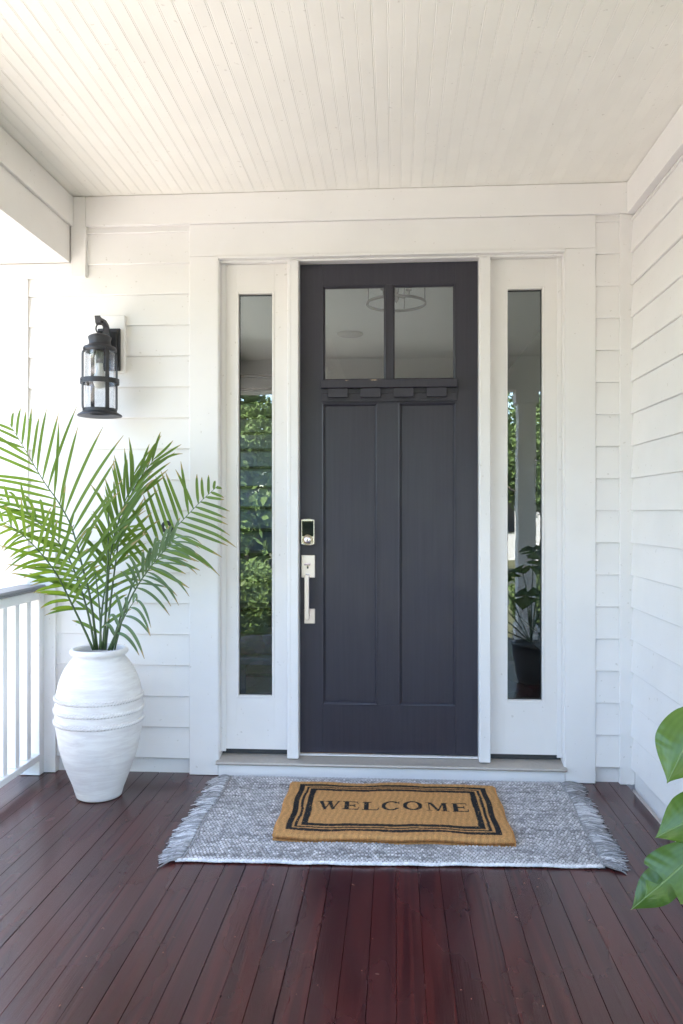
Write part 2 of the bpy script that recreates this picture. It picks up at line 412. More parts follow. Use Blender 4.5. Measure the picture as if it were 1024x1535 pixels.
# pendant in the hall
pend = thing('pendant_light', 'dark metal drum pendant with candle sockets seen through the door panes', 'lamp', (0, 1.15, 2.93))
pc = at(594, 455, 1.15); px_, pz = pc.x, pc.z
def ring(mb, cx, cy, z, r, rt, n=40, flat=1.6):
    return mb.tube([(cx+r*math.cos(2*PI*k/n), cy+r*math.sin(2*PI*k/n), z) for k in range(n+1)], rt, 6, True, flat)
put('lower_ring', ring(MB(), px_, 1.15, pz, .185, .006), black_m, pend)
put('upper_ring', ring(MB(), px_, 1.15, pz+.24, .185, .006), black_m, pend)
for k in range(4):
    a = PI/4+k*PI/2+.5
    put('upright', MB().tube([(px_+.185*math.cos(a), 1.15+.185*math.sin(a), pz), (px_+.185*math.cos(a), 1.15+.185*math.sin(a), pz+.24)], .004, 6), black_m, pend)
    a += .4
    put('candle_arm', MB().tube([(px_, 1.15, pz+.05), (px_+.05*math.cos(a), 1.15+.05*math.sin(a), pz+.035), (px_+.08*math.cos(a), 1.15+.08*math.sin(a), pz+.06), (px_+.08*math.cos(a), 1.15+.08*math.sin(a), pz+.085)], .006, 6)
        .lathe([(.004, 0), (.02, .004), (.02, .012), (.012, .016), (.012, .075), (.006, .08)], (px_+.08*math.cos(a), 1.15+.08*math.sin(a), pz+.08), 12), black_m, pend)
put('centre_stem', MB().tube([(px_, 1.15, pz+.02), (px_, 1.15, 2.93)], .007, 8).lathe([(.0, -.02), (.014, 0), (.02, .02), (.008, .045)], (px_, 1.15, pz+.02), 12), black_m, pend)
vent = at(535, 497, 2.6)
tag(put('ceiling_vent', MB().lathe([(.02, .0), (.11, .0), (.12, .012), (.12, .02)], (vent.x-.1, 3.4, 2.912), 24), grey_int), 'round recessed ceiling fitting seen through the upper door pane', 'vent')
tag(put('hall_bench', MB().box(-.98, -.62, .75, 1.12, .40, .44, .01).box(-.97, -.94, .76, .79, .076, .399).box(-.66, -.63, .76, .79, .076, .399).box(-.97, -.94, 1.08, 1.11, .076, .399).box(-.66, -.63, 1.08, 1.11, .076, .399), simple('blue_grey_fabric', (.20, .23, .38), .9, 0, 12, .4, .5)), 'low bluish stool standing in the hall behind the narrow glass', 'stool')
bm_ = MB()
for k in range(3):
    bm_.lathe([(.0, 0), (.09, .0), (.13, .03), (.12, .07), (.06, .10), (.0, .11)], (-.86+.1*k, .93+.03*(k % 2), .4415), 16)
tag(put('folded_blanket', bm_, simple('plum_cloth', (.16, .13, .22), .9, 0, 30, .3, .5)), 'rolled pale purple blankets lying on the hall stool', 'blanket')
tag(put('shoe_tray', MB().lathe([(.0, .004), (.15, .004), (.18, .035), (.19, .04), (.16, .0), (.0, 0)], (.84, .78, .077), 32), rubber), 'shallow black tray on the hall floor behind the glass', 'tray')

# ------------------------------------------------------------------ door frame
frame = thing('door_frame', 'wide white casing, posts and sill around the dark door and its side windows', 'door frame', (0, .05, 0))
put('side_casing', MB().box(-1.014, -.870, 0, .031, .001, 2.5620, .002), white, frame)
put('side_casing', MB().box(.814, .958, 0, .031, .001, 2.5620, .002), white, frame)
put('head_casing', MB().box(-1.014, .958, -.0005, .031, 2.5630, 2.7205, .002), white_trim, frame)
put('head_casing_edge', MB().box(-.868, .812, -.010, .03, 2.5475, 2.5615, .002), white_trim, frame)
for x0, x1 in ((-.8698, -.8655), (.8095, .8138)):
    put('jamb', MB().box(x0, x1, .003, .15, .069, 2.547), white, frame)
put('jamb_stop', MB().box(-.865, -.842, .050, .058, .105, 2.546).box(.786, .809, .050, .058, .105, 2.546), white, frame)
put('head_jamb', MB().box(-.865, .809, .022, .15, 2.5365, 2.547, .001), white_trim, frame)
for x0, x1 in ((-.529, -.473), (.408, .462)):
    p = MB().box(x0, x1, .012, .15, .086, 2.536, .003).box(x0+.012, x0+.016, .0105, .0125, .09, 2.534, .0005)
    put('mullion_post', p, white, frame)
sill = MB().prism([(-.022, .060), (-.026, .066), (-.022, .0735), (.03, .0815), (.10, .094), (.16, .094), (.16, .0602), (-.02, .0602)], -.877, .820, 'x')
put('threshold', sill, alum, frame)
put('sill_riser', MB().box(-.868, .812, -.004, .03, .001, .0595, .001), white_trim, frame)
put('door_sill_strip', MB().box(-.472, .407, .055, .078, .0905, .0965, .001), white, frame)

def sidelight(x0, x1, g0, g1, gz0, gz1, label):
    s = thing('sidelight', label, 'window', ((x0+x1)/2, .06, .1), 'narrow windows beside the door')
    y0, y1 = .060, .100; zb, zt = .116, 2.5355
    put('stile', MB().box(x0, g0-.012, y0, y1, zb, zt, .0003), white_side, s)
    put('stile', MB().box(g1+.012, x1, y0, y1, zb, zt, .0003), white_side, s)
    put('top_rail', MB().box(g0-.0119, g1+.0119, y0, y1, gz1+.012, zt, .0003), white_side, s)
    put('bottom_rail', MB().box(g0-.0119, g1+.0119, y0, y1, zb, gz0-.012, .0003), white_side, s)
    bead = MB()
    for a, b, c, d in ((g0-.0118, g0, gz0-.0118, gz1+.0118), (g1, g1+.0118, gz0-.0118, gz1+.0118)):
        bead.box(a, b, y0-.003, y1-.001, c, d, .002)
    for c, d in ((gz0-.0118, gz0), (gz1, gz1+.0118)):
        bead.box(g0+.0001, g1-.0001, y0-.003, y1-.001, c, d, .002)
    put('glazing_bead', bead, white_side, s)
    gk = MB().box(g0+.0005, g0+.004, .078, .083, gz0+.0005, gz1-.0005, .0003).box(g1-.004, g1-.0005, .078, .083, gz0+.0005, gz1-.0005, .0003)
    gk.box(g0+.0045, g1-.0045, .078, .083, gz1-.005, gz1-.0005, .0003).box(g0+.0045, g1-.0045, .078, .083, gz0+.0005, gz0+.004, .0003)
    put('gasket', gk, rubber, s)
    put('pane', MB().box(g0+.0005, g1-.0005, .084, .088, gz0+.0005, gz1-.0005, .0001), pane_m, s)
    put('door_sweep', MB().box(x0+.003, x1-.003, .066, .096, .0925, .1155, .001), rubber, s)
sidelight(-.8650, -.5300, -.779, -.611, .384, 2.389, 'tall narrow window beside the palm, mirroring green trees')
sidelight(.4630, .8090, .550, .717, .381, 2.388, 'tall narrow window beside the bare siding strip, mirroring a column and leaves')

# ------------------------------------------------------------------ the door
D = thing('front_door', 'tall charcoal panelled front door with two small panes near the top', 'door', (-.03, .1, .1))
YF = .080; YB = .125
L0, R0 = -.4725, .4075; Z0, Z1 = .0995, 2.5355
gl = (-.349, -.043, -.013, .289); gz0, gz1 = 1.965, 2.414
def rp(name, *a, b=.0004, mat=None): return put(name, MB().box(*a, b), mat or door_m, D)
put('stile', MB().box(L0, -.3603, YF, YB, Z0, Z1, .0005), door_m, D); put('stile', MB().box(.3003, R0, YF, YB, Z0, Z1, .0005), door_m, D)
rp('top_rail', -.360, .300, YF+.0006, YB, 2.430, Z1); rp('lock_rail', -.360, .300, YF+.0006, YB, 1.842, 1.952)
rp('bottom_rail', -.360, .300, YF+.0006, YB, Z0, .340); rp('centre_stile', -.086, .020, YF+.0004, YB, .3405, 1.8415)
put('door_edge_strip', MB().box(L0+.002, -.11, YF+.002, YF+.03, .0968, .0990, .0004), wood_lt, D)
def frame_mould(x0, x1, z0, z1, depth=.012, w=.014, name='panel_moulding'):
    mb = MB()
    def ringat(i, y): return [(x0+i, y, z0+i), (x1-i, y, z0+i), (x1-i, y, z1-i), (x0+i, y, z1-i)]
    rs = [ringat(-.002, YF-.0018), ringat(.001, YF-.0030), ringat(.004, YF-.0022), ringat(.006, YF+.003), ringat(.009, YF+.004), ringat(w, YF+depth+.002), ringat(w, YF+depth+.02), ringat(-.002, YF+.02)]
    vs = [p for r in rs for p in r]; n = len(rs)
    fs = [[i*4+k, i*4+(k+1) % 4, ((i+1) % n)*4+(k+1) % 4, ((i+1) % n)*4+k] for i in range(n) for k in range(4)]
    mb.add(vs, fs); return put(name, mb, door_m, D)
for x0, x1 in ((-.360, -.086), (.020, .300)):
    rp('panel', x0+.001, x1-.001, YF+.012, YB-.006, .341, 1.841)
    frame_mould(x0, x1, .3405, 1.8415)
# upper lights
rp('muntin', -.043, -.013, YF+.002, YB, 1.9525, 2.4295)
for x0, x1 in ((-.360, -.043), (-.013, .300)):
    frame_mould(x0, x1, 1.9525, 2.4295, .006, .012, 'glazing_moulding')
    put('pane', MB().box(x0+.009, x1-.009, YF+.014, YF+.018, 1.961, 2.421, .0001), pane_m, D)
# shelf with dentils
put('shelf', MB().box(-.366, .306, YF-.040, YF, 1.912, 1.953, .003), door_m, D)
chip = Mat('bare_wood_chip', .7, (.5, .38, .26)); ng = chip.noise(chip.obj((1, 1, 3)), 60, 3); chip.color(chip.ramp(ng, [(.45, (.05, .045, .045)), (.55, (.55, .42, .30))]))
cps = [(-.135, -.07), (-.245, -.225)]
for a, b in cps:
    pts = []
    n = 9
    for i in range(n+1): pts.append((a+(b-a)*i/n, YF-.0405, 1.9515))
    for i in range(n, -1, -1): pts.append((a+(b-a)*i/n, YF-.0405, 1.9515-.001-.0055*abs(math.sin(i*1.7))*math.sin(PI*i/n+.1)))
    put('paint_chip', MB().add(pts, [list(range(len(pts)))]), chip.m, D)
put('dentil_back', MB().box(-.366, .306, YF-.008, YF, 1.850, 1.9115, .0015).box(-.366, .306, YF-.014, YF-.0085, 1.889, 1.9115, .001), door_m, D)
for x0 in (-.331, -.169, -.007, .155):
    put('dentil', MB().box(x0, x0+.100, YF-.034, YF-.0145, 1.866, 1.9112, .002), door_m, D)
put('dentil_base', MB().box(-.366, .306, YF-.011, YF-.0083, 1.848, 1.856, .001), door_m, D)
# deadbolt with touch pad
def rounded_plate(x0, x1, z0, z1, y0, y1, bulge, n=10):
    pts = []
    for i in range(n+1):
        t = i/n; pts.append((x0+(x1-x0)*t, z0-bulge*math.sin(PI*t)))
    for i in range(n+1):
        t = i/n; pts.append((x1+(x0-x1)*t, z1+bulge*math.sin(PI*t)))
    m = len(pts); cx = (x0+x1)/2; cz = (z0+z1)/2
    ins = [(cx+(x-cx)*.93, cz+(z-cz)*.96) for x, z in pts]
    vs = [(x, y1, z) for x, z in pts]+[(x, y0+.004, z) for x, z in pts]+[(x, y0, z) for x, z in ins]
    fs = [[i, (i+1) % m, m+(i+1) % m, m+i] for i in range(m)]+[[m+i, m+(i+1) % m, 2*m+(i+1) % m, 2*m+i] for i in range(m)]+[list(range(2*m, 3*m))]
    return MB().add(vs, fs)
db = put('deadbolt', rounded_plate(-.465, -.396, 1.140, 1.262, YF-.030, YF, .006), nickel2, D)
put('touch_pad', MB().box(-.4595, -.4025, YF-.0335, YF-.0305, 1.180, 1.255, .004), dark_glass, db)
def disc_y(cx, cz, prof, n=32):  # lathe about the y axis
    mb = MB(); mb.lathe(prof, (0, 0, 0), n)
    mb.v = [(cx+x, -z, cz+y) for x, y, z in mb.v]; return mb
c = disc_y(-.4310, 1.162, [(.026, -(YF-.030)), (.026, -(YF-.037)), (.0235, -(YF-.040)), (.021, -(YF-.037)), (.0, -(YF-.036))])
put('keyway_collar', c, simple('brass_collar', (.45, .37, .25), .3, 1, 60, .1, 0), db)
put('lock_cylinder', disc_y(-.4310, 1.162, [(.017, -(YF-.034)), (.017, -(YF-.041)), (.015, -(YF-.043)), (.0, -(YF-.043))]), nickel2, db)
put('key_slot', MB().box(-.4322, -.4298, YF-.0445, YF-.0428, 1.155, 1.168, .0004), rubber, db)
# handle set
hs = put('handle_set', MB().box(-.466, -.397, YF-.010, YF, .972, 1.086, .0025), nickel, D)
put('lower_plate', MB().box(-.452, -.397, YF-.010, YF, .743, .818, .0025), nickel, hs)
path = [(-.433, YF-.010, .992), (-.433, YF-.040, .992), (-.433, YF-.052, .985), (-.433, YF-.054, .968), (-.433, YF-.054, .80), (-.433, YF-.052, .780), (-.433, YF-.04, .772), (-.433, YF-.010, .772)]
put('grip', MB().box(-.445, -.422, YF-.060, YF-.047, .768, .990, .0025).box(-.445, -.422, YF-.0465, YF-.010, .970, .9895, .002).box(-.445, -.422, YF-.0465, YF-.010, .7685, .788, .002), nickel, hs)
put('thumb_latch', MB().prism([(YF-.010, 1.040), (YF-.046, 1.036), (YF-.048, 1.041), (YF-.012, 1.047)], -.447, -.418, 'x').box(-.437, -.428, YF-.018, YF-.0102, 1.018, 1.038, .001), nickel2, hs)
put('latch_slot', MB().box(-.4365, -.4285, YF-.0195, YF-.0182, 1.019, 1.030, .0003), rubber, hs)

# doorbell
bell = thing('doorbell', 'round black doorbell with a pale button on the siding behind the palm', 'doorbell', (-1.125, .0, 1.226))
put('bezel', disc_y(-1.125, 1.226, [(.031, -.014), (.031, .006), (.028, .012), (.016, .013), (.013, .009), (.0, .009)]), rubber, bell)
put('button', disc_y(-1.125, 1.226, [(.0115, .006), (.0115, .012), (.009, .0145), (.0, .0145)]), bulb_m, bell)

# ------------------------------------------------------------------ wall lantern
LX, LY = -1.405, -.165
lan = thing('wall_lantern', 'dark bronze cage lantern with clear glass hung on the white siding', 'lamp', (LX, -.02, 2.1))
put('back_plate', MB().box(-1.468, -1.354, -.030, -.0165, 1.998, 2.207, .003).box(-1.455, -1.367, -.040, -.0305, 2.012, 2.193, .003), black_m, lan)
put('screw', disc_y(-1.411, 2.13, [(.007, .038), (.007, .046), (.004, .048), (.0, .048)]), black_m, lan)
arm = [(LX, -.035, 2.10), (LX, -.062, 2.135), (LX, -.068, 2.18), (LX, -.085, 2.206), (LX, -.12, 2.220), (LX, -.155, 2.219), (LX, -.178, 2.217), (LX, -.190, 2.221)]
def strap(pts, w, t):
    mb = MB(); pts = [Vector(p) for p in pts]; m = len(pts); vs = []
    for i, p in enumerate(pts):
        T = (pts[min(i+1, m-1)]-pts[max(i-1, 0)]).normalized(); N = Vector((1, 0, 0)); B = T.cross(N).normalized()
        for a, b in ((-1, -1), (1, -1), (1, 1), (-1, 1)): vs.append(p+N*a*w/2+B*b*t/2)
    fs = [[i*4+k, i*4+(k+1) % 4, (i+1)*4+(k+1) % 4, (i+1)*4+k] for i in range(m-1) for k in range(4)]+[[0, 1, 2, 3], [(m-1)*4+k for k in range(4)]]
    return mb.add(vs, fs)
put('arm', strap(arm, .028, .011), black_m, lan)
put('hook', strap([(LX, -.150, 2.218), (LX, -.158, 2.200), (LX, -.172, 2.193), (LX, -.186, 2.200), (LX, -.193, 2.222), (LX, -.196, 2.230)], .026, .006), black_m, lan)
rg = [(LX+.019*math.cos(a), LY, 2.176+.022*math.sin(a)) for a in [2*PI*k/24 for k in range(25)]]
put('hanging_ring', MB().tube(rg, .0035, 8), black_m, lan)
put('cap', MB().lathe([(.0, 2.162), (.012, 2.160), (.014, 2.152), (.030, 2.148), (.048, 2.140), (.0545, 2.134), (.0545, 2.130), (.051, 2.118), (.050, 2.106), (.052, 2.096), (.060, 2.092), (.073, 2.086), (.077, 2.080), (.077, 2.064), (.072, 2.062), (.072, 2.070), (.0, 2.072)], (LX, LY, 0), 40), black_m, lan)
gb = put('lantern_glass', MB().lathe([(.0685, 2.066), (.0685, 1.775), (.0665, 1.775), (.0665, 2.066), (.0685, 2.066)], (LX, LY, 0), 48, True, False), clear_m, lan)
put('lower_band', MB().lathe([(.070, 1.776), (.0795, 1.776), (.0795, 1.792), (.070, 1.792), (.070, 1.776)], (LX, LY, 0), 48, False, False), black_m, lan)
put('base_flange', MB().lathe([(.050, 1.768), (.102, 1.756), (.104, 1.760), (.100, 1.765), (.083, 1.7755), (.05, 1.7755), (.05, 1.768)], (LX, LY, 0), 48, True, False), black_m, lan)
put('middle_band', MB().lathe([(.0835, 1.910), (.0905, 1.910), (.0905, 1.934), (.0835, 1.934), (.0835, 1.910)], (LX, LY, 0), 48, False, False), black_m, lan)
for k in range(4):
    an = math.radians(-46+90*k); cx, sy = math.cos(an), math.sin(an)
    def q(r, z): return Vector((LX+r*cx, LY+r*sy, z))
    pts = [q(.074, 2.070), q(.083, 2.058), q(.0845, 2.045), q(.0845, 1.80), q(.083, 1.790), q(.076, 1.783)]
    Tn = Vector((-sy, cx, 0)); vs = []
    for i, p in enumerate(pts):
        R = Vector((cx, sy, 0))
        for a, b in ((-1, -1), (1, -1), (1, 1), (-1, 1)): vs.append(p+Tn*a*.0095+R*b*.0018)
    m_ = len(pts)
    fs = [[i*4+j, i*4+(j+1) % 4, (i+1)*4+(j+1) % 4, (i+1)*4+j] for i in range(m_-1) for j in range(4)]+[[0, 1, 2, 3], [(m_-1)*4+j for j in range(4)]]
    ba = put('cage_bar', MB().add(vs, fs), black_m, lan)
    for z, r in ((2.072, .0775), (1.922, .0905), (1.785, .0805)):
        put('rivet', MB().tube([q(r-.001, z), q(r+.004, z)], [.005, .0035], 8), black_m, ba)
put('socket', MB().lathe([(.0, 2.071), (.019, 2.071), (.019, 2.016), (.0175, 2.010), (.0, 2.010)], (LX, LY, 0), 20), simple('socket_grey', (.16, .16, .17), .5, 0, 40, .1, 0), lan)
put('bulb', MB().lathe([(.0, 2.0095), (.0145, 2.0095), (.0150, 2.000), (.0140, 1.997), (.0155, 1.994), (.0158, 1.985), (.020, 1.968), (.0275, 1.948), (.030, 1.930), (.0295, 1.915), (.024, 1.900), (.013, 1.891), (.0, 1.889)], (LX, LY, 0), 28), bulb_m, lan)

# ------------------------------------------------------------------ railing beside the pot and at the front
rail = thing('porch_railing', 'white baluster railing with a grey cap beside the tall white pot', 'railing', (-1.78, -2, 0), 'porch railings')
put('cap', MB().box(-1.86, -1.729, -4.08, -.018, .915, .940, .008), cap_m, rail)
put('upper_rail', MB().box(-1.815, -1.745, -4.08, -.0655, .868, .9145, .004), rail_w, rail)
put('lower_rail', MB().box(-1.815, -1.743, -4.08, -.0655, .075, .108, .003), rail_w, rail)
put('half_post', MB().box(-1.847, -1.745, -.065, -.0165, .0015, .9145, .003), rail_w, rail)
bal = MB().box(-.0205, .0205, -.0205, .0205, .1085, .8675, .002).mesh('baluster', rail_w)
y = -.150
while y > -4.05: link('baluster', bal, rail, (-1.779, y, 0)); y -= .118
for (x0, x1, lab) in ((1.45, 3.34, 'long white railing at the porch front beyond the monstera'),):
    r = thing('porch_railing', lab, 'railing', ((x0+x1)/2, -4.2, 0), 'porch railings')
    put('cap', MB().box(x0, x1, -4.265, -4.135, .915, .940, .008), cap_m, r)
    put('upper_rail', MB().box(x0, x1, -4.235, -4.165, .868, .9145, .004), rail_w, r)
    put('lower_rail', MB().box(x0, x1, -4.235, -4.165, .075, .108, .003), rail_w, r)
    x = x0+.06
    while x < x1: link('baluster', bal, r, (x, -4.2, 0)); x += .118
steps = thing('porch_steps', 'stained wooden steps down from the porch front, behind the viewer', 'steps', (.1, -4.7, -.6))
for k in range(3):
    put('tread', MB().box(-.84, 1.2, -4.62-.28*k, -4.335-.28*k, -.175-.15*k, -.15-.15*k, .003), deck_m, steps)
    put('riser', MB().box(-.84, 1.2, -4.352-.28*k, -4.336-.28*k, -.31-.15*k+.005, -.1765-.15*k, .002), white_trim, steps)

# ------------------------------------------------------------------ tall white pot
PX, PY = -1.352, -.312
def pot_mat():
    m = Mat('whitewashed_terracotta', .75, (.8, .77, .76)); v = m.obj((1, 1, 7)); v2 = m.obj((1, 1, 3))
    a = m.noise(v, 7, 5, .6, .6); b = m.noise(v2, 40, 5); c = m.noise(m.obj((1, 1, 1)), 4, 4)
    col = m.mix(m.ramp(a, [(.38, (0, 0, 0)), (.68, (1, 1, 1))]), (.82, .80, .79), (.70, .665, .66))
    col = m.mix(m.ramp(c, [(.5, (0, 0, 0)), (.8, (.5, .5, .5))]), col, (.62, .58, .57))
    m.color(col); h = m.n('ShaderNodeMath', {0: a, 1: m.n('ShaderNodeMath', {0: b, 1: .4}, operation='MULTIPLY').outputs[0]}, operation='ADD').outputs[0]
    m.bump(h, .5, .004); return m.m
potm = pot_mat()
pot = thing('tall_pot', 'tall white clay urn with three rope bands, standing on the deck by the railing', 'pot', (PX, PY, 0))
prof = [(.0, .001), (.098, .001), (.107, .006), (.119, .045), (.135, .085), (.152, .125), (.169, .170), (.182, .212), (.192, .255), (.2005, .305), (.2055, .350), (.2075, .395), (.2065, .430), (.202, .470), (.193, .515), (.178, .555), (.160, .590), (.140, .618), (.123, .637), (.119, .643), (.124, .648), (.133, .652), (.1375, .660), (.1375, .668), (.133, .6755), (.124, .678), (.115, .674), (.111, .664), (.110, .60), (.0, .60)]
prof = [(a_*.94, b_) for a_, b_ in prof]
fine_ = []
for (r0, z0), (r1, z1) in zip(prof[:-1], prof[1:]):
    n = 3 if abs(z1-z0) > .03 else 1
    for k in range(n): fine_.append((r0+(r1-r0)*k/n, z0+(z1-z0)*k/n))
fine_.append(prof[-1])
pmb = MB().lathe(fine_, (0, 0, 0), 96)
pmb.v = [(x*(1+.012*noise.noise(Vector((x*9, y*9, z*22)))), y*(1+.012*noise.noise(Vector((x*9+5, y*9, z*22)))), z) for x, y, z in pmb.v]
pmb.v = [(x+PX, y+PY, z) for x, y, z in pmb.v]
put('body', pmb, potm, pot)
for zc in (.355, .407, .459):
    R = .1955 if zc < .42 else .1925
    mb = MB(); n = 84
    for k in range(n):
        a = 2*PI*k/n; da = 2*PI/n
        p = [Vector((PX+R*math.cos(a+s*da*.95), PY+R*math.sin(a+s*da*.95), zc+s*.011)) for s in (-.85, -.35, .35, .85)]
        mb.tube(p, [.0022, .0064, .0064, .0022], 6)
    put('rope_band', mb, potm, pot)
tag(put('soil', MB().lathe([(.0, .612), (.05, .617), (.102, .606), (.102, .598), (.0, .598)], (PX, PY, 0), 32), simple('potting_soil', (.03, .022, .016), .95, 0, 60, .5, .9), pot))

# ------------------------------------------------------------------ palm
def leaf_mat(name, c0, c1, tip=True, trans=.35):
    m = Mat(name, .42, c0); uv = m.n('ShaderNodeUVMap').outputs[0]; sx = m.n('ShaderNodeSeparateXYZ', {0: uv})
    oi = m.n('ShaderNodeObjectInfo')
    f = m.noise(m.obj((1, 1, 1), 4), 14, 3)
    ff = m.n('ShaderNodeMath', {0: m.n('ShaderNodeMath', {0: f, 1: .7}, operation='MULTIPLY').outputs[0], 1: m.n('ShaderNodeMath', {0: oi.outputs['Random'], 1: .5}, operation='MULTIPLY').outputs[0]}, operation='ADD').outputs[0]
    c = m.mix(m.ramp(ff, [(.3, (0, 0, 0)), (.9, (1, 1, 1))]), c0, c1)
    if tip:
        tt = m.n('ShaderNodeMath', {0: sx.outputs[0], 1: m.n('ShaderNodeMath', {0: oi.outputs['Random'], 1: .10}, operation='MULTIPLY').outputs[0]}, operation='ADD').outputs[0]
        c = m.mix(m.ramp(tt, [(.90, (0, 0, 0)), (.95, (1, 1, 1))]), c, (.42, .27, .13))
    st = m.n('ShaderNodeTexWave', {'Vector': m.n('ShaderNodeCombineXYZ', {0: sx.outputs[1]}).outputs[0], 'Scale': 3.0}).outputs['Fac']
    c = m.mix(m.n('ShaderNodeMath', {0: st, 1: .22}, operation='MULTIPLY').outputs[0], c, tuple(x*.55 for x in c0))
    m.color(c)
    tb = m.n('ShaderNodeBsdfTranslucent'); m.t.links.new(c, tb.inputs[0])
    br = m.n('ShaderNodeMixRGB', {0: .5, 2: (.30, .45, .02, 1)}, blend_type='MIX'); m.t.links.new(c, br.inputs[1]); m.t.links.new(br.outputs[0], tb.inputs[0])
    mx = m.n('ShaderNodeMixShader', {0: trans}); m.t.links.new(m.b.outputs[0], mx.inputs[1]); m.t.links.new(tb.outputs[0], mx.inputs[2])
    m.t.links.new(mx.outputs[0], m.t.nodes['Material Output'].inputs[0]); return m.m
palm_m = leaf_mat('palm_leaf', (.065, .13, .016), (.13, .215, .026), True, .40)
palm_pale = leaf_mat('palm_leaf_pale', (.10, .165, .085), (.15, .22, .11), True, .2)
palm_lit = leaf_mat('palm_leaf_lit', (.11, .19, .018), (.21, .30, .03), True, .40)  # brighter leaf copy for one low frond: light put into its colour
stem_m = simple('palm_stem', (.06, .10, .035), .45, 0, 30, .3, .1)
palm = thing('potted_palm', 'green areca palm with arching feather fronds growing out of the tall white pot', 'plant', (PX, PY, .61))
def catmull(P, n):
    P = [Vector(p) for p in P]; Q = [P[0]*2-P[1]]+P+[P[-1]*2-P[-2]]; out = []
    for i in range(len(P)-1):
        a, b, c, d = Q[i:i+4]
        for k in range(n):
            t = k/n; out.append(.5*((2*b)+(c-a)*t+(2*a-5*b+4*c-d)*t*t+(3*b-a-3*c+d)*t**3))
    out.append(P[-1]); return out
def leaf_mesh(pts, wid, N, mat, fold=.25):
    """thin folded strip along pts, widths wid, surface facing N"""
    vs = []; uv = []; m = len(pts)
    for i, p in enumerate(pts):
        T = (pts[min(i+1, m-1)]-pts[max(i-1, 0)]).normalized(); B = T.cross(N)
        if B.length < 1e-4: B = Vector((1, 0, 0))
        B.normalize(); n2 = B.cross(T).normalized(); w = wid[i]
        vs += [p-B*w+n2*w*fold, p, p+B*w+n2*w*fold]; uv += [(i/(m-1), 0), (i/(m-1), .5), (i/(m-1), 1)]
    fs = []
    for i in range(m-1):
        a = i*3; fs += [(a, a+1, a+4, a+3), (a+1, a+2, a+5, a+4)]
    me = bpy.data.meshes.new('leaflet'); me.from_pydata([tuple(v) for v in vs], [], fs)
    l = me.uv_layers.new(name='UVMap')
    for lp in me.loops: l.data[lp.index].uv = uv[lp.vertex_index]
    me.polygons.foreach_set('use_smooth', [True]*len(fs)); me.materials.append(mat); return me
def frond(pix, n, len0, s0, angA, angB, N, mat=None, wid=.0084, droop=.10, r0=.006, sides=(1, -1), jit=.085, lenscale=(1, 1), tipk=.35, liftN=.25):
    """pix: (px, py, Y) down the midrib from the pot; len0: longest leaflet (m); angles from the midrib at its base and tip"""
    P = catmull([at(a, b, c) for a, b, c in pix], 10); P[0] = P[0]
    L = [0]
    for a, b in zip(P[:-1], P[1:]): L.append(L[-1]+(b-a).length)
    rr = [max(.0011, r0*(1-.85*l/L[-1])) for l in L]
    fr = put('frond', MB().tube(P[::2]+([P[-1]] if len(P) % 2 == 0 else []), rr[::2]+([rr[-1]] if len(P) % 2 == 0 else []), 7), stem_m, palm)
    N = Vector(N).normalized()
    for side in sides:
        for j in range(n):
            t = s0+(1-s0)*((j+.5*(side > 0)*.8)/(n-.2)); t = min(t, .999); l = t*L[-1]
            i = max(q for q in range(len(L)) if L[q] <= l+1e-9); i = min(i, len(P)-2)
            f = (l-L[i])/max(1e-6, L[i+1]-L[i]); p = P[i].lerp(P[i+1], f); T = (P[i+1]-P[i]).normalized()
            s = (t-s0)/(1-s0); B = T.cross(N).normalized()
            an = math.radians(angA+(angB-angA)*s)+random.gauss(0, jit)
            d = (math.cos(an)*T+side*math.sin(an)*B+liftN*N*random.uniform(.4, 1.3)).normalized()
            prof_l = (math.sin(PI*min(1, (.16+.84*s)*.62+.16))**.8) * (1-(1-tipk)*max(0, (s-.45)/.55)**1.5)
            ln = len0*prof_l*random.uniform(.88, 1.08)*(lenscale[0] if side > 0 else lenscale[1])
            dr = droop*random.uniform(.4, 1.7); K = 11; pts = []; w = []
            bend = random.gauss(0, .08); hook = random.uniform(.25, .6) if random.random() < .14 else 0
            for k in range(K+1):
                u = k/K
                q = p+d*ln*u+Vector((0, 0, -1))*dr*ln*u**2.3*1.2+B*side*bend*ln*u*u-Vector((0, 0, 1))*hook*ln*max(0, u-.62)**1.6
                q.y = min(q.y, -.028)
                pts.append(q); w.append(wid*(1-.3*s)*(.35+.65*min(1, u*5))*max(.05, (1-u**6) if u < .93 else .12))
            link('leaflet', leaf_mesh(pts, w, N+d*.01, mat or palm_m, .35), fr)
    return fr
NC = (.10, -1, .25)
# big upright frond over the railing
frond([(146, 974, -.30), (136, 900, -.33), (125, 855, -.36), (108, 792, -.42), (87, 752, -.46), (66, 722, -.48), (40, 678, -.50), (15, 636, -.50)], 20, .43, .22, 62, 30, NC, droop=.03, r0=.0065, liftN=.10, tipk=.22, lenscale=(1.0, .95))
# tall centre frond, leaflets held close
frond([(158, 974, -.31), (166, 900, -.30), (177, 818, -.29), (186, 768, -.27), (202, 730, -.25), (218, 706, -.24), (234, 684, -.24)], 14, .27, .40, 38, 16, (.2, -1, .1), droop=.03, liftN=.1, tipk=.75, lenscale=(1, 1.0), wid=.0085)
frond([(154, 974, -.32), (160, 905, -.34), (164, 850, -.33), (172, 800, -.30), (190, 745, -.26), (203, 705, -.22)], 11, .26, .45, 34, 12, (-.2, -1, .1), droop=.06, liftN=.15, tipk=.7)
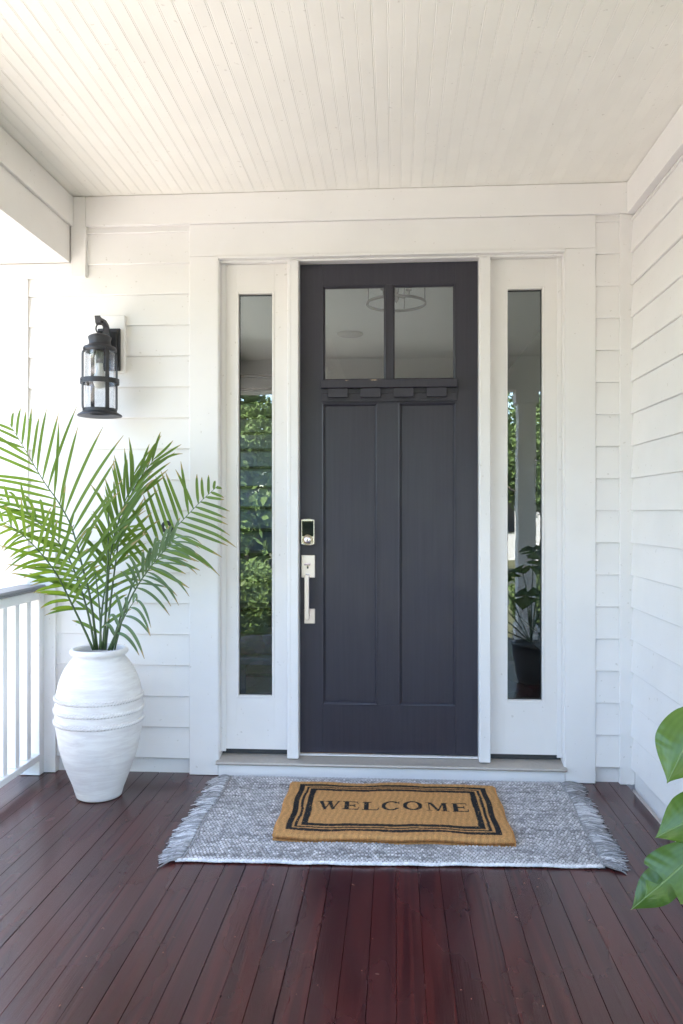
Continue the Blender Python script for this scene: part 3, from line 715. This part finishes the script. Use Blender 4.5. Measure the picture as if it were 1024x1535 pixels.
# right hand frond against the casing
frond([(166, 974, -.29), (184, 915, -.27), (205, 865, -.25), (230, 825, -.24), (254, 801, -.24), (268, 786, -.24), (288, 765, -.24), (306, 747, -.24), (327, 728, -.24)], 16, .29, .44, 76, 50, (.0, -1, .2), droop=.04, r0=.005, liftN=.10, tipk=.10, lenscale=(.95, 1.02), wid=.0092)
# low left fronds
frond([(140, 974, -.33), (127, 945, -.36), (105, 900, -.42), (87, 864, -.48), (66, 835, -.54), (44, 811, -.60), (18, 790, -.66), (-14, 772, -.70)], 15, .26, .28, 62, 40, (.35, -.85, .5), mat=palm_lit, droop=.16, liftN=.10, tipk=.3, lenscale=(1, .6))
frond([(143, 974, -.31), (131, 915, -.33), (114, 862, -.36), (97, 826, -.40), (74, 798, -.45), (38, 768, -.50), (-6, 742, -.54)], 15, .28, .22, 58, 36, (.1, -.8, .7), droop=.22, liftN=.0, tipk=.3, lenscale=(1, .75))
# low right frond drooping towards the door
frond([(168, 974, -.33), (186, 920, -.36), (205, 880, -.40), (226, 850, -.44), (246, 826, -.46), (262, 806, -.47)], 13, .21, .50, 60, 24, (.5, -.7, .8), mat=palm_pale, droop=.30, liftN=.0, tipk=.8)
# inner fronds crossing behind
frond([(150, 974, -.27), (152, 925, -.24), (158, 880, -.20), (168, 840, -.17), (182, 805, -.14), (196, 785, -.12)], 10, .22, .12, 56, 34, (-.1, -1, .4), droop=.12, liftN=.0, tipk=.5)
frond([(163, 974, -.36), (176, 945, -.40), (192, 915, -.44), (206, 895, -.47)], 5, .17, .25, 60, 40, (.2, -.8, .7), mat=palm_pale, droop=.5, liftN=.0, tipk=.8)
for (pp, r) in (([(157, 974, -.33), (159, 900, -.35), (162, 830, -.36), (163, 768, -.36)], .0055), ([(152, 974, -.34), (149, 910, -.37), (143, 860, -.39)], .0045), ([(172, 974, -.30), (183, 930, -.30), (196, 880, -.31), (201, 850, -.31)], .004)):
    Pq = catmull([at(*q) for q in pp], 5); put('stalk', MB().tube(Pq, [r*(1-.5*i/len(Pq)) for i in range(len(Pq))], 8), stem_m, palm)

# ------------------------------------------------------------------ woven rug with fringe
def vcol_mat(name, rough=.9, bs=.4, ns=500, sheen=0):
    m = Mat(name, rough); a = m.n('ShaderNodeVertexColor', layer_name='Col'); f = m.noise(m.obj((1, 1, 1)), ns, 3)
    c = m.mix(1.0, a.outputs[0], m.ramp(f, [(.3, (.62, .62, .62)), (.7, (1.15, 1.15, 1.15))]), 'MULTIPLY')
    m.color(c).bump(f, bs, .0015); return m.m
def set_col(me, cols):
    at_ = me.color_attributes.new('Col', 'FLOAT_COLOR', 'POINT'); c = np.ones((len(me.vertices), 4), dtype=np.float32); c[:, :3] = cols
    at_.data.foreach_set('color', c.ravel())
rug_m = vcol_mat('grey_woven_cotton', .9, .5, 420)
rug = thing('fringed_rug', 'pale grey handwoven rug with fringed ends lying under the welcome mat', 'rug', (0, -.5, 0))
def rug_xy(u, v):
    """u 0..1 across, v 0..1 from the front edge to the back"""
    fx0, fx1, bx0, bx1 = -.797, .767, -.803, .800
    x = (fx0+(fx1-fx0)*u)*(1-v)+(bx0+(bx1-bx0)*u)*v
    y = (-.978+.052*u)*(1-v)+(-.034+.010*u)*v
    y += .004*np.sin(u*9+1)*(1-v)+.002*np.sin(u*40)*(1-v); x += .004*np.sin(v*11+u*3)*(1-2*u)
    return x, y
def rug_h(u, v): return .0015*(np.sin(u*17+v*5)+np.sin(u*7-v*9))+.0015
NR, NB = 62, 112
SU, SV = NB*6, NR*7
uu, vv = np.meshgrid(np.linspace(0, 1, SU+1), np.linspace(0, 1, SV+1))
rowi = np.minimum((vv*NR).astype(int), NR-1)
jit_r = np.random.rand(NR)*.12+(np.arange(NR) % 2)*.5+.1
bu = uu*NB+jit_r[rowi]+.10*np.sin(uu*31+rowi*.7); bi = bu.astype(int)
fr_ = bu-bi; fv = vv*NR-rowi
bead = np.sqrt(np.clip(np.sin(PI*np.clip(fr_, 0, 1)), 0, 1))*np.sqrt(np.clip(np.sin(PI*fv), 0, 1))
rndb = np.random.rand(NR, NB+4); amp = .6+.6*rndb[rowi, bi]
xx, yy = rug_xy(uu, vv)
edge = np.minimum(1, np.minimum(np.minimum(uu, 1-uu)*160, np.minimum(vv, 1-vv)*90))
zz = .0015+.0035*edge+.0075*bead*amp+rug_h(uu, vv)*edge
# colour of each stitch: yarn shade runs along a row, with flecks
rowtone = np.random.rand(NR); seg = np.random.rand(NR, NB+4)
run = np.array([[noise.noise(Vector((b*.07, r*3.1, 0)))+.5*noise.noise(Vector((b*.02, r*.35, 9))) for b in range(NB+4)] for r in range(NR)])
tone = .50+.22*run+.10*(rowtone[:, None]-.5)+.34*(seg-.5)
tone = np.where(np.random.rand(NR, NB+4) < .07, .80, tone); tone = np.clip(tone, .16, .82)
tone[0, :] = .80; tone[1, :] = np.maximum(tone[1, :], .6); tone[-1, :] = .55
nx_ = tone[rowi, np.minimum(bi+1, NB+3)]; pv_ = tone[rowi, np.maximum(bi-1, 0)]
tb_ = tone[rowi, bi]*(1-np.abs(fr_-.5)*.7)+np.where(fr_ > .5, nx_, pv_)*np.abs(fr_-.5)*.7
tb_ = tb_*(.92+.16*np.random.rand(*tb_.shape))
grain_or_crease_shade = bead < .50  # creases between the beads: shade put into the stitch colour
tb_ = np.where(grain_or_crease_shade, tb_*.10+.13, tb_*1.12)
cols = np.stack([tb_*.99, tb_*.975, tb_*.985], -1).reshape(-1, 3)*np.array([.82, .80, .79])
nu = SU+1
vs = np.stack([xx, yy, zz], -1).reshape(-1, 3)
ii, jj = np.meshgrid(np.arange(SU), np.arange(SV)); a = (jj*nu+ii).ravel()
fs = np.stack([a, a+1, a+nu+1, a+nu], -1)
me = bpy.data.meshes.new('woven_field'); me.from_pydata(vs.tolist(), [], fs.tolist()); me.materials.append(rug_m)
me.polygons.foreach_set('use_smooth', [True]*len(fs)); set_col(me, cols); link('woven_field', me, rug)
# bound front edge: a thick white twisted cord, and the dark stitch line along each fringe
def cord(name, f, n, r, tone_, parent, mat=rug_m, step=.8):
    mb = MB(); cl = []
    for k in range(n):
        p0 = f((k-step)/n); p1 = f((k+step)/n); d = (p1-p0); sd = Vector((-d.y, d.x, 0)).normalized()*r*.45
        pts = [p0-sd, p0.lerp(p1, .35)-sd*.4+Vector((0, 0, r*.3)), p0.lerp(p1, .65)+sd*.4+Vector((0, 0, r*.3)), p1+sd]
        before = len(mb.v); mb.tube(pts, [r*.35, r*.9, r*.9, r*.35], 6); t_ = tone_*random.uniform(.82, 1.1); cl += [(t_, t_*.985, t_)]*(len(mb.v)-before)
    o = put(name, mb, mat, parent); set_col(o.data, np.array(cl)); return o
def fe(t): x, y = rug_xy(np.float64(t), np.float64(0)); return Vector((float(x), float(y)-.002, .0065+.0012*math.sin(t*60)))
cord('edge_cord', fe, 80, .0078, .82, rug)
def be(t): x, y = rug_xy(np.float64(t), np.float64(1)); return Vector((float(x), float(y)+.001, .007))
cord('edge_cord', be, 95, .0055, .5, rug)
for u_, nm in ((.006, 0), (.994, 1)):
    def se(t, u_=u_): x, y = rug_xy(np.float64(u_), np.float64(t)); return Vector((float(x), float(y), .0115))
    cord('stitch_line', se, 80, .0038, .34, rug)
for side in (0, 1):
    nt_ = 44
    for k in range(nt_):
        v = (k+.5)/nt_; x, y = rug_xy(np.float64(side), np.float64(v)); x = float(x); y = float(y); sg = -1 if side == 0 else 1
        ln = random.uniform(.074, .104); ang = random.gauss(-.10 if side == 0 else .02, .22); mb = MB(); cl = []; t0 = random.uniform(.30, .56)
        if v > .93 : ang = random.uniform(.1, .4)
        if y > -.10: ang = -abs(ang)*.5
        for s_ in range(11):
            a2 = ang+random.gauss(0, .20); l2 = ln*random.uniform(.8, 1.08); wv = random.uniform(-1.0, 1.0); off = random.uniform(-.013, .013)
            pts = []; hz = random.uniform(.002, .012)
            for q in range(6):
                t = q/5; yy_ = y+off*(.4+t)+math.sin(a2)*l2*t+wv*.012*math.sin(t*PI*1.3)
                yy_ = min(yy_, -.012)
                pts.append((x+sg*math.cos(a2)*l2*t-sg*.006, yy_, .0025+hz*math.sin(PI*min(1, t*.95+.12))+(.004*(1-t))))
            b0 = len(mb.v); mb.tube(pts, [.0032, .003, .0027, .0026, .0022, .0014], 5); tt = t0*random.uniform(.6, 1.6)
            cl += [(tt, tt*.98, tt*1.0)]*(len(mb.v)-b0)
        o = put('tassel', mb, rug_m, rug); set_col(o.data, np.array(cl)*.95)

# ------------------------------------------------------------------ bits of dry grass and coir fallen on the deck
def litter():
    rs = random.Random(21); mb = MB()
    for k in range(110):
        x = rs.gauss(.05, .55); y = rs.uniform(-2.6, -1.0) if k % 4 else rs.uniform(-.95, -.05)
        if y > -1.0 and -.9 < x < .9: x += 1.0 if x > 0 else -1.0
        if x > 1.08 or x < -1.7: continue
        a = rs.uniform(0, 6.28); L = rs.uniform(.004, .012)*(1 if rs.random() < .6 else .4); c = rs.uniform(-2.2, 2.2); pts = []
        for q in range(5):
            t = q/4; an = a+c*t; pts.append((x+L*t*math.cos(an), y+L*t*math.sin(an), .0018+.002*math.sin(PI*t)))
        mb.tube(pts, [.0004, .0007, .0008, .0007, .0003], 4)
    o = put('dry_grass_bits', mb, simple('dry_grass', (.30, .17, .11), .8, 0, 200, .3, 0)); tag(o, kind='stuff')
litter()

# ------------------------------------------------------------------ coir mat
def poly_in(poly, x, y):
    ins = np.zeros(x.shape, bool); n = len(poly); j = n-1
    for i in range(n):
        xi, yi = poly[i]; xj, yj = poly[j]
        c = ((yi > y) != (yj > y)) & (x < (xj-xi)*(y-yi)/((yj-yi) if yj != yi else 1e-9)+xi); ins ^= c; j = i
    return ins
def rect(x0, y0, x1, y1): return [(x0, y0), (x1, y0), (x1, y1), (x0, y1)]
def glyph(ch, x, y):
    """serif capitals, cap height 1; returns (inside, advance)"""
    o = np.zeros(x.shape, bool)
    def P(*polys):
        for p in polys: o[...] |= poly_in(p, x, y)
    if ch == 'W':
        P([(.12, 1), (.38, 1), (.66, .02), (.50, -.02)], [(.50, -.02), (.60, .0), (.89, .92), (.79, .92)], [(.63, 1), (.90, 1), (1.16, .02), (1.0, -.02)], [(1.0, -.02), (1.10, .0), (1.42, 1), (1.31, 1)],
          rect(.02, .93, .50, 1.0), rect(.56, .91, .98, 1.0), rect(1.18, .93, 1.52, 1.0)); return o, 1.50
    if ch == 'E':
        P(rect(.14, .0, .42, 1), rect(.04, .89, .96, 1.0), rect(.04, 0, 1.0, .11), rect(.38, .45, .78, .56), rect(.74, .36, .81, .66), [(.88, 1), (.96, 1), (.98, .74), (.93, .74)], [(.93, 0), (1.0, 0), (1.06, .30), (1.0, .30)]); return o, 1.12
    if ch == 'L':
        P(rect(.14, .0, .42, 1), rect(.04, .90, .58, 1.0), rect(.04, 0, 1.0, .11), [(.92, 0), (1.0, 0), (1.06, .32), (1.0, .32)]); return o, 1.08
    if ch in 'OC':
        cx = .62; ex = ((x-cx)/.60)**2+((y-.5)/.53)**2; en = ((x-cx)/.34)**2+((y-.5)/.42)**2
        r = (ex < 1) & (en > 1)
        if ch == 'C':
            r &= ~((x > cx+.28) & (y > .24) & (y < .76)); o |= r; P([(1.06, .66), (1.12, .66), (1.12, .98), (1.06, .98)]); return o, 1.22
        return r, 1.28
    if ch == 'M':
        P(rect(.19, 0, .29, 1), [(.18, 1), (.44, 1), (.84, .12), (.72, 0)], [(.72, 0), (.82, .02), (1.16, 1), (1.06, 1)], rect(1.06, 0, 1.33, 1),
          rect(.04, .93, .36, 1.0), rect(.06, 0, .42, .07), rect(.96, 0, 1.44, .07), rect(1.08, .93, 1.44, 1.0)); return o, 1.50
MX0, MX1, MY0, MY1 = -.482, .462, -.785, -.160
mcx, mcy = (MX0+MX1)/2, (MY0+MY1)/2
def printed(x, y):
    """x, y in the mat's own frame (centre origin): True where the coir is dyed black"""
    hx, hy = .4255, .268
    wob = .0025*np.sin(x*21)+.0015*np.sin(x*47+1); wobx = .0012*np.sin(y*23)
    ax = np.abs(x+wobx); ay = np.abs(y+wob)
    def band(d0, d1): return (ax < hx-d0) & (ay < hy-d0) & ~((ax < hx-d1) & (ay < hy-d1))
    o = band(0, .023) | band(.033, .045) | band(.055, .081)
    H = .094; text = 'WELCOME'; adv = [glyph(c_, np.zeros(1), np.zeros(1)-9)[1] for c_ in text]; tot = sum(adv)+.10*6
    sx = .655/tot; cur = -.333+.006
    for c_, a_ in zip(text, adv):
        gx = (x-cur)/sx; gy = (y-(-.035))/H
        m_ = (gx > -.1) & (gx < a_+.2) & (gy > -.1) & (gy < 1.1)
        if m_.any():
            g = np.zeros(x.shape, bool); g[m_] = glyph(c_, gx[m_], gy[m_])[0]; o |= g
        cur += (a_+.10)*sx
    return o
mat_m = vcol_mat('coir', .95, .6, 600)
dm = thing('welcome_mat', 'tan coir doormat printed with a black border and WELCOME, on the grey rug', 'doormat', (mcx, mcy, .01))
HX, HY = (MX1-MX0)/2, (MY1-MY0)/2; TH = .029
def mat_z(x, y): return .0095+.0022*np.sin(x*9.5+.6)+.0016*np.sin(x*21+y*5)+.001*np.sin(y*14)
def mat_pos(x, y, z):
    rz = math.radians(.6); return mcx+x*math.cos(rz)-y*math.sin(rz), mcy+x*math.sin(rz)+y*math.cos(rz), z
def mat_edge(x, y): # pull the outline in at the corners and let it wander
    r = .025; k = 1
    return x+.003*np.sin(y*23)*np.sign(x)*(np.abs(x) > HX*.8), y+.003*np.sin(x*17+1)*np.sign(y)*(np.abs(y) > HY*.8)
GX, GY = 236, 156
gx, gy = np.meshgrid(np.linspace(-1, 1, GX+1), np.linspace(-1, 1, GY+1))
X = gx*HX; Y = gy*HY
dx = np.clip((np.abs(X)-(HX-.012))/.012, 0, 1); dy = np.clip((np.abs(Y)-(HY-.012))/.012, 0, 1)
fall = np.sqrt(np.clip(1-np.minimum(1, dx**2+dy**2), 0, 1))
Xe, Ye = mat_edge(X, Y)
Zt = mat_z(X, Y)+TH*(.35+.65*fall)+.0012*np.random.rand(*X.shape)
base = np.array([.70, .375, .135])
dark = np.array([.010, .009, .010])
def coir_cols(x, y, n):
    c = base*(.78+.42*np.random.rand(n, 1)); c *= (1+.10*np.sin(x*240+2*np.sin(y*30)))[:, None]
    pr = printed(x, y); fade = np.random.rand(n) < .015
    c[pr & ~fade] = dark*(.6+.9*np.random.rand((pr & ~fade).sum(), 1)); return c
px_a, py_a, pz_a = mat_pos(Xe.ravel(), Ye.ravel(), Zt.ravel())
top = np.stack([px_a, py_a, pz_a], -1); nu = GX+1
a = (np.arange(GY)[:, None]*nu+np.arange(GX)[None, :]).ravel(); fs = np.stack([a, a+1, a+nu+1, a+nu], -1).tolist()
per = [(0, i) for i in range(GX+1)]+[(j, GX) for j in range(1, GY+1)]+[(GY, i) for i in range(GX-1, -1, -1)]+[(j, 0) for j in range(GY-1, 0, -1)]
pi_ = [j*nu+i for j, i in per]; nb = len(top)
bot = top[pi_].copy(); bot[:, 2] = mat_z(X, Y).ravel()[pi_]-.001
allv = np.vstack([top, bot]); m_ = len(pi_)
fs += [[pi_[i], pi_[(i+1) % m_], nb+(i+1) % m_, nb+i] for i in range(m_)]
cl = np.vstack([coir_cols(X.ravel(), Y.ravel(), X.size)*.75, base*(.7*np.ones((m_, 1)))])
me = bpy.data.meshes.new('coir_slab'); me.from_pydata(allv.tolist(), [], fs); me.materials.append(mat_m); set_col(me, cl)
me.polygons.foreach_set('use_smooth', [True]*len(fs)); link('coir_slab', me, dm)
# bristles
NBR = 150000
bx = np.random.uniform(-HX, HX, NBR); by = np.random.uniform(-HY, HY, NBR)
ne = 22000; s_ = np.random.randint(0, 4, ne)   # extra ones round the sides
bx[:ne] = np.where(s_ < 2, np.random.uniform(-HX, HX, ne), np.where(s_ == 2, -HX, HX)); by[:ne] = np.where(s_ < 2, np.where(s_ == 0, -HY, HY), np.random.uniform(-HY, HY, ne))
ex, ey = mat_edge(bx, by)
ddx = np.clip((np.abs(bx)-(HX-.012))/.012, 0, 1)*np.sign(bx); ddy = np.clip((np.abs(by)-(HY-.012))/.012, 0, 1)*np.sign(by)
fl = np.sqrt(np.clip(1-np.minimum(1, ddx**2+ddy**2), 0, 1))
z0 = mat_z(bx, by)+TH*(.35+.65*fl)-.001
z0[:ne] = mat_z(bx[:ne], by[:ne])+np.random.rand(ne)*TH*.7
nrm = np.stack([ddx*1.2, ddy*1.2, .35+fl], -1)
dirn = nrm+np.random.normal(0, .38, (NBR, 3)); dirn[:, 2] = np.abs(dirn[:, 2]); dirn[:ne, 2] *= .4
dirn /= np.linalg.norm(dirn, axis=1, keepdims=True)
ln = np.random.uniform(.002, .0052, NBR)[:, None]
cx_, cy_, cz_ = mat_pos(ex, ey, z0); p0 = np.stack([cx_, cy_, cz_], -1)
sd = np.cross(dirn, np.random.normal(0, 1, (NBR, 3))); sd /= np.linalg.norm(sd, axis=1, keepdims=True)+1e-9
w_ = np.random.uniform(.0005, .0009, NBR)[:, None]
v3 = np.stack([p0-sd*w_, p0+sd*w_, p0+dirn*ln], 1).reshape(-1, 3)
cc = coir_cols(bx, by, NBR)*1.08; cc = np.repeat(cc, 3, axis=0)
me = bpy.data.meshes.new('coir_pile'); me.vertices.add(NBR*3); me.vertices.foreach_set('co', v3.astype(np.float32).ravel())
me.loops.add(NBR*3); me.loops.foreach_set('vertex_index', np.arange(NBR*3, dtype=np.int32)); me.polygons.add(NBR)
me.polygons.foreach_set('loop_start', np.arange(0, NBR*3, 3, dtype=np.int32)); me.update(); me.validate()
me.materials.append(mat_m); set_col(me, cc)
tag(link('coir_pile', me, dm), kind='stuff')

# ------------------------------------------------------------------ monstera at the edge of the view
mon_m = leaf_mat('monstera_leaf', (.04, .10, .016), (.095, .17, .026), False, .22)
mon_m.node_tree.nodes['Principled BSDF'].inputs['Roughness'].default_value = .27
mon_stem = simple('monstera_stem', (.06, .11, .035), .45, 0, 20, .3, .1)
mon = thing('monstera_plant', 'monstera with broad glossy split leaves reaching in past the bare deck corner', 'plant', (1.05, -2.1, .3))
def monstera(base, tip, width, N, cuts=(), curl=.15, sideroll=.25, mat=mon_m, slant=0):
    base = Vector(base); tip = Vector(tip); ax = tip-base; L = ax.length; T = ax.normalized(); N = Vector(N).normalized()
    B = T.cross(N).normalized(); N = B.cross(T).normalized(); NSg = 34; NV = 8; vs = []; uv = []
    for i in range(NSg+1):
        s = i/NSg
        if s < .30: w = width*(.30+.70*math.sqrt(max(0, 1-((.30-s)/.30)**2)))
        else: w = width*max(.012, math.cos(PI/2*(s-.30)/.70)**1.25)
        back = .26*L*max(0, 1-s/.4)**1.6
        for j in range(-NV, NV+1):
            v = j/NV; lim = 1.0
            for (sd_, sa, sb, dep) in cuts:
                if (j > 0) == (sd_ > 0) and j != 0 and sa < s < sb:
                    e = abs((s-(sa+sb)/2)/((sb-sa)/2)); lim = min(lim, dep+(1-dep)*e**3)
            vv_ = v*lim; av = abs(vv_)
            p = base+T*(L*s)-T*back*av*1.2+T*(slant*av*w*(1-s))+B*(vv_*w)
            p += N*(-curl*L*(s**2)-sideroll*w*av*av+.012*L*math.sin(s*26+j)*av*.4+.05*L*math.sin(PI*s)-.03*w*(1-abs(math.sin(s*22)))*av)
            vs.append(tuple(p)); uv.append((s, .5+v/2))
    n = 2*NV+1; fs = [(i*n+j, i*n+j+1, (i+1)*n+j+1, (i+1)*n+j) for i in range(NSg) for j in range(n-1)]
    me = bpy.data.meshes.new('leaf'); me.from_pydata(vs, [], fs); l = me.uv_layers.new(name='UVMap')
    for lp in me.loops: l.data[lp.index].uv = uv[lp.vertex_index]
    me.polygons.foreach_set('use_smooth', [True]*len(fs)); me.materials.append(mat)
    lf = link('leaf', me, mon)
    rib = [Vector(vs[i*n+NV])+N*.0008 for i in range(0, NSg+1, 2)]
    put('midrib', MB().tube(rib, [.0022*(1-.8*k/len(rib))+.0003 for k in range(len(rib))], 6), simple('leaf_vein', (.16, .24, .07), .5), lf)
    return lf
root = Vector((1.04, -2.12, .30))
def petiole(p, bow=.10):
    p = Vector(p); mid = root.lerp(p, .5)+Vector((0, 0, bow)); Pq = catmull([root, mid, p], 8)
    put('petiole', MB().tube(Pq, [.006-.003*i/len(Pq) for i in range(len(Pq))], 8), mon_stem, mon)
YM = -2.05
L1b, L1t = at(1040, 1092, YM), at(1000, 1174, YM-.02)
monstera(L1b, L1t, .066, (-.35, -1, .25), (), .02, .30); petiole(L1b, .12)
L2b, L2t = at(1064, 1212, YM), at(983, 1256, YM-.02)
monstera(L2b, L2t, .055, (-.1, -1, .35), (), .05, .22); petiole(L2b, .06)
L3b, L3t = at(1036, 1284, YM-.03), at(966, 1348, YM-.06)
monstera(L3b, L3t, .058, (.05, -1, .45), ((1, .50, .74, .03), (-1, .46, .64, .25), (-1, .2, .32, .4)), .05, .12, mon_m, .8); petiole(L3b, .05)
L4b, L4t = at(1006, 1312, YM+.11), at(946, 1364, YM+.11)
monstera(L4b, L4t, .042, (-.3, -1, .3), (), .03, .2); petiole(L4b, .03)
for (b, t, w, nn, cuts) in (((.98, -2.25, .86), (.86, -2.36, .74), .10, (-.3, -.5, 1), ((1, .3, .42, .2), (-1, .3, .42, .2), (1, .55, .66, .2), (-1, .55, .66, .2))),
        ((1.12, -2.0, .98), (1.02, -1.80, .86), .12, (-.1, .6, 1), ((1, .3, .42, .2), (-1, .3, .42, .2), (1, .55, .66, .2), (-1, .55, .66, .2))),
        ((1.20, -2.2, .80), (1.36, -2.25, .70), .12, (.4, -.1, 1), ((1, .3, .42, .2), (-1, .35, .46, .2), (1, .55, .66, .2))),
        ((1.0, -2.05, .70), (.93, -1.86, .60), .10, (-.3, .6, 1), ((1, .3, .42, .2), (-1, .3, .42, .2))),
        ((1.08, -2.3, 1.02), (1.12, -2.50, .94), .11, (0, -.6, 1), ((1, .3, .42, .2), (-1, .3, .42, .2), (1, .55, .66, .2)))):
    monstera(b, t, w, nn, cuts, .12, .15); petiole(b, .12)
mp = thing('clay_planter', 'round grey planter holding the monstera, just beyond the edge of the view', 'pot', (1.05, -2.12, 0))
put('bowl', MB().lathe([(.0, .002), (.10, .002), (.115, .02), (.145, .18), (.158, .28), (.165, .285), (.165, .305), (.150, .305), (.148, .27), (.0, .27)], (1.05, -2.12, 0), 40), simple('grey_glaze', (.07, .07, .075), .4, 0, 12, .2, .1), mp)
put('soil', MB().lathe([(.0, .287), (.147, .280), (.147, .272), (.0, .272)], (1.05, -2.12, 0), 24), bpy.data.materials['potting_soil'], mp)

# ------------------------------------------------------------------ trees and yard things mirrored in the glass
leafg = simple('tree_leaves', (.09, .145, .035), .6, 0, 1, .4, 0)
leafg2 = simple('tree_leaves_light', (.13, .19, .045), .6, 0, 1, .4, 0)
pinkm = simple('pink_blossom', (.55, .16, .30), .6, 0, 4, .2, 0)
bark = simple('bark', (.13, .10, .08), .9, 0, 20, .3, .6)
def crown_mesh(n, r, h, sz, seed, mat):
    rs = np.random.RandomState(seed); nc = 26
    cen = rs.normal(0, 1, (nc, 3)); cen /= np.linalg.norm(cen, axis=1, keepdims=True); cen *= rs.uniform(.35, .95, (nc, 1)); cen *= (r, r, h)
    cr = rs.uniform(.22, .42, nc)*r; ci = rs.randint(0, nc, n); d = rs.normal(0, 1, (n, 3)); d /= np.linalg.norm(d, axis=1, keepdims=True)
    p = cen[ci]+d*(cr[ci]*rs.uniform(.5, 1.05, n)**.5)[:, None]
    t1 = rs.normal(0, 1, (n, 3)); t1 /= np.linalg.norm(t1, axis=1, keepdims=True); t2 = np.cross(t1, rs.normal(0, 1, (n, 3))); t2 /= np.linalg.norm(t2, axis=1, keepdims=True)
    s1 = sz*rs.uniform(.6, 1.3, (n, 1)); v = np.stack([p-t1*s1, p-t2*s1*.45, p+t1*s1, p+t2*s1*.45], 1).reshape(-1, 3)
    me = bpy.data.meshes.new('crown'); me.vertices.add(n*4); me.vertices.foreach_set('co', v.astype(np.float32).ravel())
    me.loops.add(n*4); me.loops.foreach_set('vertex_index', np.arange(n*4, dtype=np.int32)); me.polygons.add(n)
    me.polygons.foreach_set('loop_start', np.arange(0, n*4, 4, dtype=np.int32)); me.update(); me.validate(); me.materials.append(mat); return me
crowns = [crown_mesh(14000, 2.0, 1.7, .085, 1, leafg), crown_mesh(9000, 2.2, 1.5, .08, 2, leafg2), crown_mesh(9000, 1.8, 2.2, .085, 3, leafg)]
def tree(x, y, h, s, ci, label, rot=0, name='leafy_tree', grp='trees across the yard'):
    t = thing(name, label, 'tree', (x, y, -.62), grp)
    P = catmull([(x, y, -.62), (x+.1, y, h*.3), (x-.05, y+.1, h*.62), (x+.05, y, h*.95)], 4)
    mb = MB().tube(P, [.16*s*(1-.7*i/len(P)) for i in range(len(P))], 8)
    for k in range(5):
        a = k*1.26+rot; b0 = P[5+k % 5]; mb.tube([b0, b0+Vector((math.cos(a)*.6*s, math.sin(a)*.6*s, .5*s)), b0+Vector((math.cos(a)*1.3*s, math.sin(a)*1.3*s, .9*s))], [.06*s, .04*s, .015*s], 6)
    put('trunk', mb, bark, t)
    o = link('crown', crowns[ci], t, (x, y, h), rot); o.scale = (s, s, s)
tree(-3.3, -12.6, 2.3, .95, 1, 'bushy light green tree beyond the path, nearest to the porch', .3)
tree(-5.4, -14.5, 3.2, 1.35, 0, 'dark green tree standing beyond the driveway end', 1.3)
tree(-1.4, -19.8, 3.4, 1.3, 2, 'upright green tree across the road, opposite the path', 2.1)
tree(2.1, -20.5, 3.6, 1.2, 0, 'rounded tree across the road beside the pale house', .8)
tree(4.3, -19.6, 3.0, 1.1, 1, 'light green tree across the road before the pale house', 2.8)
tree(7.6, -21.5, 4.2, 1.6, 2, 'large tree across the road beyond the pale house', 4.0)
tree(-9.0, -20.5, 4.4, 1.9, 0, 'broad tree across the road, behind the driveway', 5.0)
tree(-16.0, -6.0, 4.2, 1.9, 1, 'wide light tree on the far side of the driveway', 3.1)
tree(-17.0, 3.0, 4.4, 2.0, 2, 'tall tree at the back of the side yard', 2.1)
tree(13.0, -18.0, 4.2, 1.8, 0, 'tree at the far end of the road', 1.9)
bush = crown_mesh(10000, .75, .55, .05, 9, leafg2); 
for i, (x, y, s, lab) in enumerate(((-3.4, -11.3, 2.6, 'very large shrub at the end of the path edge, tallest of the shrubs'), (-5.6, -11.0, 2.3, 'large shrub beside the road end of the driveway'), (-2.6, -8.2, 1.1, 'round shrub beside the path, nearest the porch'), (-3.9, -8.9, 1.35, 'larger round shrub between the path and the driveway'), (-1.9, -9.6, 1.0, 'small shrub at the middle of the path edge'), (2.4, -8.3, 1.0, 'shrub on the lawn opposite the monstera'))):
    b = thing('round_shrub', lab, 'shrub', (x, y, -.62), 'shrubs in the front yard')
    put('stem', MB().tube([(x, y, -.62), (x, y, -.1)], [.05, .03], 6), bark, b)
    o = link('foliage', bush, b, (x, y, -.62+.62*s), i*1.1); o.scale = (s, s, s)
fl = crown_mesh(420, .55, .35, .07, 12, pinkm)
cm_ = thing('flowering_tree', 'small crape myrtle with pink blossom mirrored at the top of the narrow glass', 'tree', (-2.75, -10.6, -.62))
put('trunk', MB().tube([(-2.75, -10.6, -.62), (-2.72, -10.6, 1.0), (-2.78, -10.6, 3.3)], [.05, .04, .02], 8), bark, cm_)
o = link('crown', crown_mesh(4000, .8, .9, .06, 13, leafg2), cm_, (-2.75, -10.6, 2.8))
o = link('blossom', fl, cm_, (-2.78, -10.5, 3.75))
hs2 = thing('neighbour_house', 'pale house with a grey roof across the road, mirrored in the glass', 'house', (4.5, -30, -.6))
put('wall', MB().box(-.5, 9, -34, -28, -.62, 2.3), white, hs2)
put('roof', MB().prism([(-1, 2.3), (4.2, 4.6), (9.6, 2.3)], -34.5, -27.5, 'y'), bpy.data.materials['shingle_grey'], hs2)
for k in range(3): put('window', MB().box(.6+2.8*k, 1.9+2.8*k, -27.995, -27.96, .5, 1.8), dark_glass, hs2)

print('tris about', sum(len(m.polygons)*2*max(1, 1) for m in bpy.data.meshes))
